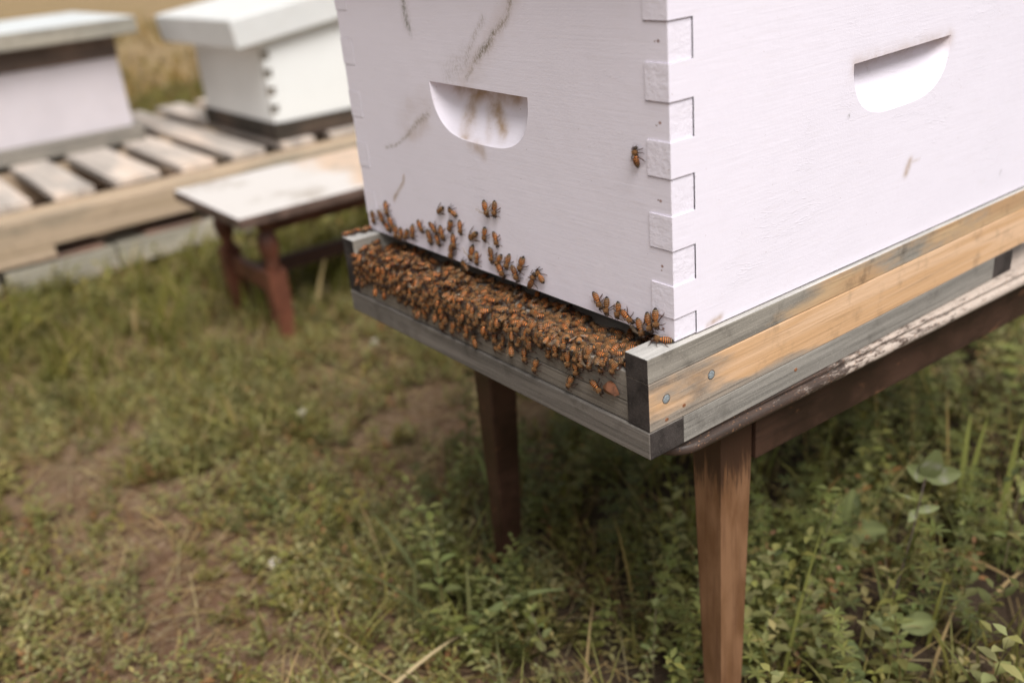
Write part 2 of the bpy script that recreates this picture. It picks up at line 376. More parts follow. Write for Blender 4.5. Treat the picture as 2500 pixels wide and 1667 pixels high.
# left side board, back board, top cover (closes the box)
lm = MB(); lm.box(-W, -W+19, 19.3, LB, 0, HB)
for k in range(len(lev)-1):
    if k % 2 == 1: lm.box(-W, -W+19.1, -.25, 19.3, lev[k]+.3, lev[k+1]-.1, mis=[0, 0, 1, 0, 0, 0])
lm.build('side_board', [M['paint'], M['paint_end']], hive)
boxo('back_board', (-W+19.4, -19.4, LB-19, LB-.5, 0, HB), M['paint'], hive)
boxo('lid', (-W-12, 12, -12, LB+12, HB+.4, HB+55), M['paint'], hive, 2)
boxo('joint_filler', (-19.2, -1.6, .9, 18.6, 1.2, HB-2), M['gap'], hive, 0); boxo('joint_filler', (-W+1.6, -W+19.2, .9, 18.6, 1.2, HB-2), M['gap'], hive, 0)

# ------------------------------------------------------------------ bottom board
bb = empty('bottom_board', (0, 0, GZ), 0, 'weathered grey and orange bottom board with landing ledge carrying the large white hive', 'hive base')
E0, D0 = 3.35, -28.5; XL = -W-E0; RW = 20.2; LR = 520
eg = [0, 2, 1, 0, 0, 0]  # pale top, dark -y end
for s_, x0, x1 in ((1, E0-RW, E0), (-1, XL, XL+RW)):
    boxo('side_rail', (x0, x1, D0, D0+LR, -17.2, 0), [M['grey_rail'], M['endgrain'], M['rail_top']], bb, .7, mis=[0, 2, 1, 0, 0, 0])
    boxo('side_rail', (x0+.1, x1-.1, D0+.3, D0+LR, -51.3, -17.5), [M['orange_rail'], M['endgrain']], bb, .7, mis=[0, 0, 1, 0, 0, 0])
boxo('landing_board', (XL+RW+.1, E0-RW-.1, D0+1.0, D0+LR-1, -36.2, -15), [M['floor_wood'], M['front_wood']], bb, .8, mis=[0, 0, 1, 0, 0, 0])
boxo('front_strip', (XL+RW+.1, E0-RW-.1, D0+1.6, D0+22, -51.2, -36.9), M['front_wood'], bb, .8)
FWD = 31.1
boxo('base_rail', (XL-.2, E0+.2, D0-.2, D0+FWD, -71.6, -51.7), [M['front_base'], M['endgrain']], bb, 1.2, mis=[0, 0, 0, 0, 1, 1])
boxo('base_rail', (XL+.2, E0-.1, 389, 420, -71.6, -51.7), [M['front_base'], M['endgrain']], bb, 1.2, mis=[0, 0, 0, 0, 1, 1])
for x0, x1 in ((E0-36, E0-.3), (XL+.3, XL+36)):
    boxo('base_rail', (x0, x1, D0+FWD+.2, 388.8, -71.4, -51.6), M['grey_base'], bb, .6)
# nails with dark countersunk rings
for (y, z, r_) in ((-13, -32.5, 2.9), (29, -31, 2.9)):
    nm = MB(); vs = []; n = 18
    for (rr, xx) in ((r_+.55, 3.28), (r_+.5, 3.36), (r_, 3.37), (r_*.93, 3.46), (r_*.5, 3.48)):
        vs += [(xx, y+rr*(1+.06*math.sin(3*k_+y))*math.cos(k_*2*math.pi/n), z+rr*math.sin(k_*2*math.pi/n)) for k_ in range(n)]
    fs = [(i*n+k_, i*n+(k_+1) % n, (i+1)*n+(k_+1) % n, (i+1)*n+k_) for i in range(4) for k_ in range(n)]+[tuple(range(4*n, 5*n))]
    nm.add(vs, fs, [1]*n*2+[0]*n*2+[0], True); nm.build('nail', [M['nail'], M['nail_ring']], bb)
for (y, z) in ((3, -43.5), (-13, -47.5), (118, -60)):
    nm = MB(); n = 10; nm.add([(3.45, y+1.5*math.cos(k_*.628), z+1.1*math.sin(k_*.628)) for k_ in range(n)]+[(3.1, y+1.8*math.cos(k_*.628), z+1.4*math.sin(k_*.628)) for k_ in range(n)], [tuple(range(n))]+[(k_, k_+n, (k_+1) % n+n, (k_+1) % n) for k_ in range(n)])
    nm.build('rust_spot', mat_plain('rust', (.22, .09, .04), .8), bb)

# ------------------------------------------------------------------ table under the hive
TA = R(-1.9)
table = empty('wooden_table', (-.012, .003, 0), TA, 'brown table with tapered square legs and worn painted edge under the large hive', 'table')
def tabletop():
    # outline with rounded corners, profile swept round it; local mm, top at z 348
    x0, x1, y0, y1, rc = -362, 12, -7, 640, 22
    out = []
    for cx, cy, a0 in ((x1-rc, y0+rc, -90), (x1-rc, y1-rc, 0), (x0+rc, y1-rc, 90), (x0+rc, y0+rc, 180)):
        for k_ in range(9): a_ = R(a0+k_*90/8); out.append((cx, cy, math.cos(a_), math.sin(a_), rc))
    # subdivide long edges
    pts = [(cx+c*rr, cy+s*rr, c, s) for cx, cy, c, s, rr in out]
    P2 = []
    for i in range(len(pts)):
        a_, b_ = pts[i], pts[(i+1) % len(pts)]; L = math.hypot(b_[0]-a_[0], b_[1]-a_[1]); n = max(1, int(L/40))
        for k_ in range(n): f_ = k_/n; P2.append(tuple(a_[j]*(1-f_)+b_[j]*f_ for j in range(4)))
    prof = [(-10, 347.7), (-2.5, 347.7), (-1, 347), (-1, 345.2), (-2.6, 344.4), (-2.2, 343.2), (.4, 342.8), (2.0, 341.4), (2.6, 339.5), (2.4, 337.4), (1.2, 335.6), (-.8, 334.4), (-4, 334.1), (-30, 334)]
    mb = MB(); n = len(P2); rows = [[(x+c*o_, y+s*o_, z) for x, y, c, s in P2+P2[:1]] for o_, z in prof]
    mb.grid(rows, 0, True, True)
    mb.add([(x-c*10, y-s*10, 347.7) for x, y, c, s in P2], [tuple(range(n))]); mb.add([(x-c*30, y-s*30, 334) for x, y, c, s in P2], [tuple(range(n))[::-1]])
    return mb.build('tabletop', M['table_edge'], table)
tabletop()
def leg(cx, cy, sx, sy):
    # outer corner at (cx,cy); tapers on the inner faces
    mb = MB(); rows = []
    for z, a_, b_ in ((333.8, 30, 35), (290, 29.5, 34.5), (200, 26, 31), (100, 22, 27), (-15, 17.5, 21)):
        rows.append([(cx, cy, z), (cx+sx*a_, cy, z), (cx+sx*a_, cy+sy*b_, z), (cx, cy+sy*b_, z), (cx, cy, z)])
    mb.grid(rows, 0, False, sx*sy > 0); mb.add(rows[-1][:4], [(0, 1, 2, 3)])
    o = mb.build('leg', M['leg'], table, bevel=2.2)
    return o
leg(-11, 62, -1, 1); leg(-348, 62, 1, 1).data.materials[0] = M['shaded_leg']; leg(-8, 600, -1, -1); leg(-333, 600, 1, -1)
boxo('apron', (-27, -9, 98, 564, 284, 333.8), M['table_under'], table, 1)
boxo('apron', (-346, -328, 98, 564, 284, 333.8), M['table_under'], table, 1)
boxo('apron', (-317, -39, 72, 88, 290, 333.8), M['table_under'], table, 1)
boxo('apron', (-302, -39, 574, 590, 284, 333.8), M['table_under'], table, 1)

# ------------------------------------------------------------------ pallet, far hives, bench
PT = mat_wood('pallet_slat_wood', (.62, .50, .41), (.70, .60, .52), (.50, .44, .39), 0, .55, dark=.12, sc_=.35)
PB = mat_wood('pallet_beam_wood', (.40, .30, .20), (.45, .34, .24), (.31, .26, .19), 1, .4, dark=.2, sc_=.35)
PD = mat_wood('pallet_low_slat_wood', (.25, .15, .11), (.30, .19, .14), (.2, .14, .11), 0, .4, dark=.4, sc_=.35)
PG = mat_wood('pallet_low_board_wood', (.40, .36, .28), (.46, .41, .33), (.36, .33, .26), 1, .6, dark=.2, sc_=.35)
pal = empty('wooden_pallet', (-2.4, .4, 0), 0, 'pale wooden pallet of spaced slats carrying the two blurred hives', 'pallet')
px, py = -2400, 400
def pbox(nm, x0, x1, y0, y1, z0, z1, mt): return boxo(nm, (x0-px, x1-px, y0-py, y1-py, z0+420, z1+420), mt, pal, 2)
for i, (a_, b_) in enumerate(((-390, -295), (-250, -160), (-112, -14), (36, 128), (178, 288), (336, 424), (470, 560), (610, 700), (750, 850), (900, 1000), (1045, 1140))):
    pbox('slat', -2985+random.uniform(-6, 6), -1985+random.uniform(-12, 12), a_, b_, -255+random.uniform(0, 1), -237, PT)
pbox('beam', -1985, -1872, -395, 1140, -322, -256, PB)
pbox('beam', -2530, -2440, -395, 1140, -345, -256, PB); pbox('beam', -2985, -2900, -395, 1140, -345, -256, PB)
pbox('beam_block', -1960, -1873, -395, -10, -350, -322.5, PB); pbox('beam_block', -2000, -1900, 560, 700, -350, -322.5, PB)
for a_, b_ in ((-60, 95), (190, 330), (430, 560), (700, 840)):
    pbox('low_slat', -2960, -1880, a_, b_, -357, -350.5+random.uniform(0, .4), PD)
pbox('low_board', -1990, -1866, -125, 112, -416, -358, PG); pbox('low_board', -1990, -1872, 118, 620, -410, -357.5, PG)
pbox('low_board', -1990, -1868, -380, -140, -416, -358, PG); pbox('low_board', -2960, -2860, -380, 1100, -416, -358, PG)

FA = mat_paint('far_hive_paint', (.62, .57, .60), dirt=.3); FBp = mat_paint('far_hive_white', (.80, .80, .78), dirt=.1)
FL = mat_plain('galvanised_white_lid', (.64, .66, .66), .45, .5, .1, 9); FL2 = mat_paint('worn_lid_paint', (.68, .68, .665), dirt=.3)
FG = mat_wood('far_grey_wood', (.32, .28, .23), (.36, .31, .26), (.27, .245, .21), 1, .6, dark=.3, sc_=.4)
FD = mat_wood('far_dark_wood', (.07, .05, .04), (.1, .07, .05), (.055, .045, .035), 1, .5, sc_=.4)
FLS = mat_wood('lid_side_wood', (.34, .31, .25), (.38, .34, .28), (.33, .31, .26), 1, .5, dark=.2, sc_=.4)
FR = mat_wood('rim_wood', (.19, .13, .10), (.21, .15, .12), (.16, .12, .10), 1, .5, dark=.3, sc_=.4)
def fingered(x0, x1, y0, y1, z0, z1, n, mat, parent, name, notch=7):
    """finger jointed box; the near corner (x1,y0) shows dark worn notches"""
    mb = MB(); mb.box(x0, x1-19, y0+.2, y1, z0, z1); mb.box(x1-19, x1, y0+19, y1, z0, z1)
    h = (z1-z0)/n
    for k_ in range(n):
        if k_ % 2 == 0: mb.box(x1-19, x1, y0, y0+19, z0+k_*h+1, z0+(k_+1)*h-1)
        else: mb.box(x1-19, x1-notch, y0+.1, y0+19, z0+k_*h-1, z0+(k_+1)*h+1, mi=1)
    return mb.build(name, [mat, FG], parent, bevel=1.)
hA = empty('beehive', (-2.7, .13, GZ-.237), 0, 'blurred low white hive with a flat white-topped grey-edged lid at the left edge', 'beehive', 'hives on the pallet')
def rel(o_, b): return (b[0]-o_[0], b[1]-o_[0+1], b[2]-o_[1], b[3]-o_[1], b[4]-o_[2], b[5]-o_[2])
def hb(parent, o_, nm, b, mt, bev=2, mis=None): 
    return boxo(nm, (b[0]-o_[0], b[1]-o_[0], b[2]-o_[1], b[3]-o_[1], b[4]-o_[2], b[5]-o_[2]), mt, parent, bev, mis)
oA = (-2700, 130, -237)
hb(hA, oA, 'hive_bottom', (-3010, -2440, -15, 402, -236.5, -197), FG)
ab = MB(); ab.box(-2980+2700, -2470+2700, -130, 385-130, -197+237, -8+237); ab.build('hive_body', [FA], hA, bevel=2)
hb(hA, oA, 'rim', (-2984, -2466, -4, 389, -8, 50), FR)
hb(hA, oA, 'lid', (-3030, -2405, -40, 440, 50, 93), [FLS, FL], 3, mis=[0, 1, 0, 0, 0, 0])
hB = empty('beehive', (-2.245, .8, GZ-.237), 0, 'blurred bright white hive with notched corner and tilted white lid behind the bench', 'beehive', 'hives on the pallet')
oB = (-2245, 800, -237)
hb(hB, oB, 'hive_bottom', (-2500, -2004, 606, 1010, -236.5, -190), FD)
fingered(-2490+2245, -2010+2245, 612-800, 1000-800, -190+237, 60+237, 11, FBp, hB, 'hive_body', 9)
lb_ = MB(); lb_.box(-290, 262, -262, 215, 0, 74); lo = lb_.build('lid', [FL2], hB, bevel=5); lo.location = (0, 0, .276); lo.rotation_euler = (R(7.2), 0, 0)

BT = NT('bench_top_paint'); p_ = BT.sep(); nz = BT.noise(7, 5, .6)
mk = BT.math('ADD', BT.ramp(p_[1], -.02, .22, 0, .75), BT.math('MULTIPLY', BT.math('SUBTRACT', nz, .5), 1.6))
bc = BT.mix(BT.ramp(mk, .3, .6), (.60, .56, .53), (.58, .43, .32)); bc = BT.mix(BT.ramp(BT.noise(11, 4, .6), .5, .7, 0, .75), bc, (.33, .28, .23))
BT.fin(bc, .6, None, .3)
BR = mat_plain('bench_red_varnish', (.12, .042, .024), .5, .4, .35, 25)
BE = mat_plain('bench_edge', (.11, .07, .055), .6, .3, .4, 30)
bench = empty('wooden_bench', (-1.32, .30, 0), 0, 'small bench with worn white top and red-brown turned legs in front of the pallet', 'bench')
bo = (-1320, 300)
def bl(nm, x0, x1, y0, y1, z0, z1, mt, bev=2, mis=None): return boxo(nm, (x0-bo[0], x1-bo[0], y0-bo[1], y1-bo[1], z0+420, z1+420), mt, bench, bev, mis)
bl('bench_top', -1490, -1167, 158, 900, -196, -176, [BE, BT.m], 3, [0, 1, 0, 0, 0, 0])
bl('apron', -1225, -1213, 230, 850, -226, -196.3, BR)
def turned(x, y, lean=0):
    mb = MB(); n = 16
    prof = [(-196.5, 15), (-215, 15), (-222, 10), (-228, 16), (-250, 20), (-266, 17), (-284, 11), (-292, 15), (-297, 12)]
    vs = [(x-bo[0]+r_*math.cos(k_*2*math.pi/n), y-bo[1]+r_*math.sin(k_*2*math.pi/n), z+420) for z, r_ in prof for k_ in range(n)]
    mb.add(vs, [(i*n+k_, (i+1)*n+k_, (i+1)*n+(k_+1) % n, i*n+(k_+1) % n) for i in range(len(prof)-1) for k_ in range(n)], 0, True)
    vs = []
    for z, h_ in ((-297, 17), (-345, 17), (-432, 14)):
        vs += [(x-bo[0]-h_, y-bo[1]-h_, z+420), (x-bo[0]+h_, y-bo[1]-h_, z+420), (x-bo[0]+h_, y-bo[1]+h_, z+420), (x-bo[0]-h_, y-bo[1]+h_, z+420)]
    mb.add(vs, [(i*4+k_, i*4+4+k_, i*4+4+(k_+1) % 4, i*4+(k_+1) % 4) for i in range(2) for k_ in range(4)]+[(0, 1, 2, 3)])
    mb.build('leg', BR, bench)
for x in (-1220, -1432):
    for y in (222, 830): turned(x, y)
bl('stretcher', -1415, -1237, 214, 232, -345, -310, BR); bl('stretcher', -1415, -1237, 822, 838, -345, -310, BR)
bl('stretcher', -1331, -1315, 233, 821, -340, -312, mat_plain('dark_stretcher', (.05, .02, .014), .6))

# ------------------------------------------------------------------ bees
def bee_mats():
    d = {}
    def hairy(nm, c, v=.35, rough=.8): return mat_plain(nm, c, rough, .3, v, 2500, .5)
    d['orange'] = hairy('bee_orange', (.62, .155, .015), .25, .5); d['amber'] = hairy('bee_amber', (.46, .095, .010), .3, .5)
    d['black'] = hairy('bee_black', (.018, .010, .007), .3, .4); d['pale'] = hairy('bee_pale_hair', (.58, .36, .16), .3, .9)
    d['fuzz'] = hairy('bee_thorax_fuzz', (.13, .06, .022), .4, .95); d['head'] = hairy('bee_head', (.045, .028, .018), .4, .6); d['leg'] = hairy('bee_leg', (.05, .02, .012), .3, .5)
    t = NT('bee_wing'); t.fin((.30, .19, .10), .3, t.bump(t.noise(900, 2, .5), .0002, .5), .4); t.b.inputs['Alpha'].default_value = .11
    d['wing'] = t.m
    t = NT('bee_wing_spread'); t.fin((.42, .33, .24), .3, None, .5); t.b.inputs['Alpha'].default_value = .27; d['wing2'] = t.m; return d
BM = bee_mats(); BK = ['orange', 'black', 'pale', 'fuzz', 'head', 'leg', 'amber']
def bee_body(seed, darkness, bend):
    rr = random.Random(seed); mb = MB(); n = 12
    def ring(x, zc, a, b): return [(x, a*math.cos(k_*2*math.pi/n), zc+b*math.sin(k_*2*math.pi/n)) for k_ in range(n)]
    # abdomen: six tergites
    rings = []; mats = []
    xa = -1.5; L = 7.6
    env = lambda t_: 2.15*math.sin(math.pi*min(1, (t_*.86+.10)))**.62
    segs = [0, .2, .37, .53, .68, .82, 1.0]
    for i in range(6):
        t0, t1 = segs[i], segs[i+1]; w_ = t1-t0
        band = .46+.06*i+darkness*.22
        for f_, mt in ((0.0, 2), (.12, 0 if i < 4+rr.randint(-1, 1)-int(darkness*3) else 6), (1-min(.8, band), 1)):
            rings.append((t0+w_*f_, .06 if f_ == 0 else 0)); mats.append(mt if not (i == 5 and mt != 2) else 1)
    rings.append((1.0, 0))
    vs = []
    for (t_, up) in rings:
        e_ = max(.12, env(t_))+up; x = xa-L*t_; zc = 2.5+bend*t_*t_*2.2-.3*t_
        vs += ring(x, zc, e_, e_*.86)
    fs = []; mi = []
    for i in range(len(rings)-1):
        for k_ in range(n): fs.append((i*n+k_, i*n+(k_+1) % n, (i+1)*n+(k_+1) % n, (i+1)*n+k_)); mi.append(mats[i])
    fs.append(tuple(range((len(rings)-1)*n, len(rings)*n))); mi.append(1)
    mb.add(vs, fs, mi, True)
    if False: pass
    # waist + thorax + neck + head one run
    run = [(-1.9, 2.4, 1.2, 'fuzz'), (-1.3, 2.5, .8, 'fuzz'), (-.9, 2.7, 1.35, 'fuzz'), (-.2, 2.9, 1.85, 'fuzz'), (.7, 3.0, 2.0, 'fuzz'), (1.5, 2.9, 1.75, 'fuzz'), (2.1, 2.7, 1.1, 'fuzz'), (2.4, 2.55, .75, 'head'),
           (2.7, 2.4, 1.35, 'head'), (3.2, 2.25, 1.75, 'head'), (3.7, 2.0, 1.5, 'head'), (4.15, 1.75, .9, 'head'), (4.35, 1.6, .3, 'head')]
    vs = []; fs = []; mi = []
    for (x, zc, r_, _) in run: vs += ring(x, zc, r_, r_*(.95 if x < 2.3 else .82))
    for i in range(len(run)-1):
        for k_ in range(n): fs.append((i*n+k_, (i+1)*n+k_, (i+1)*n+(k_+1) % n, i*n+(k_+1) % n)); mi.append(BK.index(run[i][3]))
    mb.add(vs, fs, mi, True)
    for s in (-1, 1):   # eyes
        vs = [(3.25+.75*math.cos(a_)*math.cos(b_), s*(1.15+.5*math.cos(b_)*abs(math.sin(a_+.3))), 2.3+.85*math.sin(b_)) for b_ in (-1.2, -.5, .2, .9) for a_ in (0, 1, 2.1, 3.1)]
        mb.add(vs, [(i*4+j, i*4+j+1, i*4+j+5, i*4+j+4) for i in range(3) for j in range(3)], 1, True)
    for _ in range(110):   # fuzz
        a_ = rr.uniform(0, 6.283); x = rr.uniform(-1.1, 2.2); r_ = 1.8*math.sqrt(max(.1, 1-((x-.5)/2.1)**2)); y, z = r_*math.cos(a_), 2.85+r_*.95*math.sin(a_)
        d = Vector((rr.uniform(-.7, .3), math.cos(a_), math.sin(a_))).normalized()*rr.uniform(.4, .75); q = Vector((x, y, z)); s = Vector((.12, .05, .05)); s2 = d.cross(s).normalized()*.1
        mb.add([q-s, q+s, q+s2, q+d], [(0, 1, 3), (1, 2, 3), (2, 0, 3)], 2 if rr.random() < .35 else 3)
    for s in (-1, 1):   # legs and antennae
        for (x, ang, ln_) in ((1.6, 55, 1.0), (.6, 95, 1.1), (-.4, 130, 1.45)):
            a_ = R(ang+rr.uniform(-16, 16)); dx, dy = math.cos(a_), s*math.sin(a_)
            k1, k2, k3 = 2.4*ln_, 3.9*ln_, 5.2*ln_
            mb.tube([(x, s*.9, 1.7), (x+dx*k1, s*.9+dy*k1*.8, 2.7+rr.uniform(-.4, .5)), (x+dx*k2-.3, s*.9+dy*k2*.8, 1.1), (x+dx*k3-.9*(ang > 90), s*.9+dy*k3*.78, .12)], [.34, .32, .36 if ang > 120 else .24, .12], 5, 5)
        mb.tube([(3.7, s*.5, 2.4), (4.7, s*1.1, 2.9), (5.6+rr.uniform(-.3, .3), s*1.7, 1.9)], [.13, .12, .1], 4, 5)
    me = mb.build('bee_tmp', [BM[k_] for k_ in BK]); d = me.data; bpy.data.objects.remove(me); return d
def wing_mesh(s, ang, lift):
    mb = MB()
    for (L, wd, da, dz) in ((8.6, 2.7, 0, .1), (6.0, 2.0, 14, -.12)):
        a_ = R(180-s*(ang+da)) if s > 0 else R(180+(ang+da)); d = Vector((math.cos(a_), math.sin(a_), lift)).normalized(); sd_ = Vector((-d.y, d.x, 0)).normalized()*s
        rows = []
        for i in range(7):
            t_ = i/6; wv = wd*(.12+.88*math.sin(math.pi*min(1, t_*.62+.06))**.8)*(1 if t_ < .99 else .35)
            c_ = Vector((.3, s*1.3, 4.3+dz))+d*(L*t_)
            rows.append([c_-sd_*wv*.35, c_+sd_*wv*.3+Vector((0, 0, .12)), c_+sd_*wv*.65])
        mb.grid(rows, 0, True)
    me = mb.build('wing_tmp', [BM['wing2' if ang > 30 else 'wing']]); d = me.data; bpy.data.objects.remove(me); return d
bodies = [bee_body(i, dk, bd) for i, (dk, bd) in enumerate(((0, 0), (.15, -.3), (.5, .2), (.9, 0), (.1, .5), (.35, -.5), (0, -.15), (.7, .4)))]
wings = [(wing_mesh(1, a_, l_), wing_mesh(-1, a_, l_)) for a_, l_ in ((10, -.08), (22, -.05), (38, .02), (62, .05), (14, -.02))]
NB = [0]
def bee(P, n, h, label, group, var=None, wv=None, scale=1.):
    """P contact point (mm, hive frame), n surface normal, h heading"""
    n = Vector(n).normalized(); h = Vector(h); h = (h-n*h.dot(n)).normalized(); y = n.cross(h)
    scale *= random.uniform(.92, 1.12)
    bi = var if var is not None else random.choices(range(8), (5, 5, 3, 2, 5, 3, 6, 2))[0]
    wi = wv if wv is not None else random.choices(range(5), (6, 5, .8, .4, 4))[0]
    root = bpy.data.objects.new('honey_bee', None); C.objects.link(root); root.empty_display_size = .004
    mt = Matrix(((h.x, y.x, n.x, 0), (h.y, y.y, n.y, 0), (h.z, y.z, n.z, 0), (0, 0, 0, 1)))
    mt.translation = Vector((P[0]*.001, P[1]*.001, P[2]*.001+GZ))
    root.matrix_world = mt @ Matrix.Diagonal((scale, scale, scale, 1))
    tag(root, label, 'bee', group)
    b = bpy.data.objects.new('body', bodies[bi]); C.objects.link(b); b.parent = root
    for wm in wings[wi]:
        o = bpy.data.objects.new('wing', wm); C.objects.link(o); o.parent = root
    NB[0] += 1
    return root

def px2(region, s, p): return ((region[0]+p[0]/s)*.9408, (region[1]+p[1]/s)*.9408)
A_ = ((830, 480), 4.48); B_ = ((1200, 640), 3.1364); D_ = ((800, 0), 2.4758)
GW = 'bees climbing the hive front'; GL = 'bees hanging on the front boards'
wall = [
 (A_, (485, 80), (530, 220), 'blurred bee highest on the white wall by its left edge'),
 (A_, (435, 190), (480, 290), 'blurred bee on the white wall just under the highest bee at the left edge'),
 (A_, (360, 200), (370, 290), 'blurred bee on the white wall nearest its left edge'),
 (A_, (1140, 110), (1050, 190), 'bee facing left, left one of the blurred pair high on the white wall'),
 (A_, (1260, 200), (1180, 130), 'dark bee, right one of the blurred pair high on the white wall'),
 (A_, (1575, 75), (1615, 225), 'bee with wing out, left of the pair touching above the row of wall bees'),
 (A_, (1675, 75), (1695, 240), 'striped bee, right of the pair touching above the row of wall bees'),
 (A_, (845, 270), (910, 405), 'bee with tail raised alone at left of the row on the white wall'),
 (A_, (990, 310), (1060, 400), None), (A_, (1090, 360), (1140, 480), None), (A_, (965, 410), (1000, 520), None), (A_, (1040, 440), (1095, 540), None),
 (A_, (1210, 270), (1190, 390), 'dark blurred bee just below the blurred pair on the white wall'),
 (A_, (1295, 305), (1330, 420), None), (A_, (1500, 400), (1410, 465), 'bee heading left in the row on the white wall, third from the row end'),
 (A_, (1580, 355), (1580, 500), 'bee with upright striped tail second from the right end of the upper wall row'),
 (A_, (1670, 400), (1735, 570), 'bee with orange banded tail at the right end of the upper wall row'),
 (A_, (1225, 450), (1260, 580), None), (A_, (1210, 570), (1220, 690), None), (A_, (1435, 580), (1430, 700), None), (A_, (1485, 640), (1500, 750), None),
 (A_, (1640, 580), (1670, 740), None), (A_, (1745, 640), (1700, 770), None), (A_, (1830, 660), (1820, 810), None),
 (A_, (2000, 680), (1960, 830), 'orange bee above another at the right end of the lower wall row'),
 (A_, (1890, 800), (1955, 930), 'bee at the wall bottom edge just under the orange one ending the lower row'),
 (A_, (2235, 945), (2130, 790), 'light bee facing up, upper one of the pair alone above the entrance slot'),
 (A_, (2090, 950), (2120, 860), 'dark bee, lower one of the pair alone above the entrance slot'),
 (A_, (1390, 790), (1330, 710), None), (A_, (1740, 790), (1790, 870), None), (A_, (600, 350), (620, 460), None), (A_, (660, 380), (665, 480), None), (A_, (740, 370), (705, 480), None), (A_, (785, 350), (800, 460), None),
 (A_, (540, 250), (590, 360), None), (A_, (480, 300), (560, 390), None),
 (B_, (785, 240), (845, 370), 'bee with tall striped tail, leftmost of the row above the right end of the entrance'),
 (B_, (875, 300), (885, 410), 'second bee in the row above the right end of the entrance'),
 (B_, (968, 325), (960, 440), 'third bee in the row above the right end of the entrance'),
 (B_, (1000, 380), (1085, 470), 'bee with legs raised, fourth in the row above the right end of the entrance'),
 (B_, (1125, 470), (1170, 580), 'bee at the wall edge near the right end of the entrance slot'),
 (B_, (1262, 370), (1272, 520), 'orange bee on the lowest corner joint of the white hive'),
 (B_, (1200, 420), (1232, 540), 'bee tucked left of the orange one beside the lowest corner joint'),
 (D_, (1862, 1000), (1858, 885), 'lone bee facing up beside the corner joints, right of the handhold'),
]
for (reg, t_, h_, lab) in wall:
    a_ = at(*px2(*reg, t_), 1, -2.5); b_ = at(*px2(*reg, h_), 1, -2.5)
    mid = (a_+b_)/2; hv = b_-a_; ln_ = np.linalg.norm(hv)
    bee((mid[0]+hv[0]*.12, 0 if 'joint' not in (lab or '') or 'lone' in (lab or '') else -.8, mid[2]+hv[2]*.12), (random.uniform(-.1, .1), -1, random.uniform(-.05, .15)), tuple(hv+np.array([random.uniform(-1, 1), 0, 0])),
        lab or 'honey bee in the packed rows climbing the white wall above the entrance', GW, scale=1.0, wv=3 if lab and 'wing out' in lab else None)
hang = [
 (B_, (205, 585), (180, 680), 'bee left of the single file on the front boards, tail up'), (B_, (275, 600), (292, 690), 'dark tailed bee on the upper front board above the file of two'),
 (B_, (340, 550), (322, 640), None), (B_, (378, 590), (370, 670), None),
 (B_, (230, 690), (268, 800), 'upper left bee of the two below the crowd on the front boards'), (B_, (328, 770), (322, 872), 'lower right bee of the two below the crowd on the front boards'),
 (B_, (597, 885), (567, 1000), 'black and orange striped bee alone across the lower front crack'), (B_, (765, 925), (852, 1035), 'striped bee beside the brown flake on the front boards'),
 (B_, (632, 800), (652, 890), 'dark bee on the crack just above the lone striped one'), (B_, (430, 675), (425, 755), None), (B_, (475, 660), (490, 755), None), (B_, (552, 680), (532, 790), None),
 (B_, (572, 735), (592, 825), None), (B_, (670, 740), (690, 835), None), (B_, (720, 750), (755, 850), None), (B_, (830, 770), (832, 880), None), (B_, (935, 785), (905, 890), None),
 (B_, (70, 650), (0, 675), 'bee heading left, right one of the pair lowest on the front boards'), (A_, (1790, 1400), (1840, 1530), 'left one of the pair lowest on the front boards'), (B_, (650, 710), (622, 785), None), (B_, (30, 470), (42, 565), None),
 (A_, (630, 1060), (672, 1180), None), (A_, (800, 1190), (850, 1330), None), (A_, (900, 1260), (950, 1370), None), (A_, (1040, 1250), (1012, 1370), None),
 (A_, (1130, 1370), (1112, 1490), 'dark blurred bee lowest but one on the front boards left of centre'), (A_, (1220, 1410), (1222, 1530), 'orange blurred bee lowest on the front boards left of centre'), (A_, (1290, 1330), (1312, 1450), None), (A_, (1400, 1310), (1420, 1430), None),
 (A_, (1540, 1350), (1540, 1470), None), (A_, (1640, 1390), (1640, 1510), None), (A_, (1705, 1370), (1722, 1510), None), (A_, (920, 1070), (972, 1170), None),
 (A_, (780, 1060), (800, 1190), None), (A_, (1000, 1110), (1040, 1220), None), (A_, (1110, 1170), (1140, 1290), None), (A_, (1200, 1210), (1230, 1330), None), (A_, (540, 940), (580, 1060), None), (A_, (330, 850), (370, 960), None),
 (A_, (450, 880), (480, 990), None), (A_, (680, 990), (720, 1100), None),
]
for (reg, t_, h_, lab) in hang:
    a_ = at(*px2(*reg, t_), 1, -31); b_ = at(*px2(*reg, h_), 1, -31); mid = (a_+b_)/2; hv = b_-a_
    bee((mid[0], D0+.9, mid[2]), (random.uniform(-.15, .1), -1, random.uniform(0, .2)), tuple(hv), lab or 'honey bee hanging head down from the ledge on the grey front board', GL)
# on top of the rail ends
bee(at(*px2(*B_, (1275, 610)), 2, 1)*np.array([1, 1, 0]), (0, 0, 1), (-.75, -.6, 0), 'fuzzy pale bee on the rail top at the hive corner', 'bees on the rail ends', scale=1.)
for q, hd, lab in (((290, 350), (.3, -.9), 'sharp orange bee on the left rail end, nearest the white wall'), ((170, 340), (.8, .3), 'pale blurred bee in the middle of the left rail end'), ((75, 370), (.5, .7), 'pale blurred bee at the outer side of the left rail end'), ((220, 320), (-.6, .5), 'blurred bee behind the others on the left rail end')):
    P_ = at(*px2(*A_, q), 2, 3); bee((max(XL+4, P_[0]), P_[1], 0), (0, 0, 1), (*hd, 0), lab, 'bees on the rail ends')
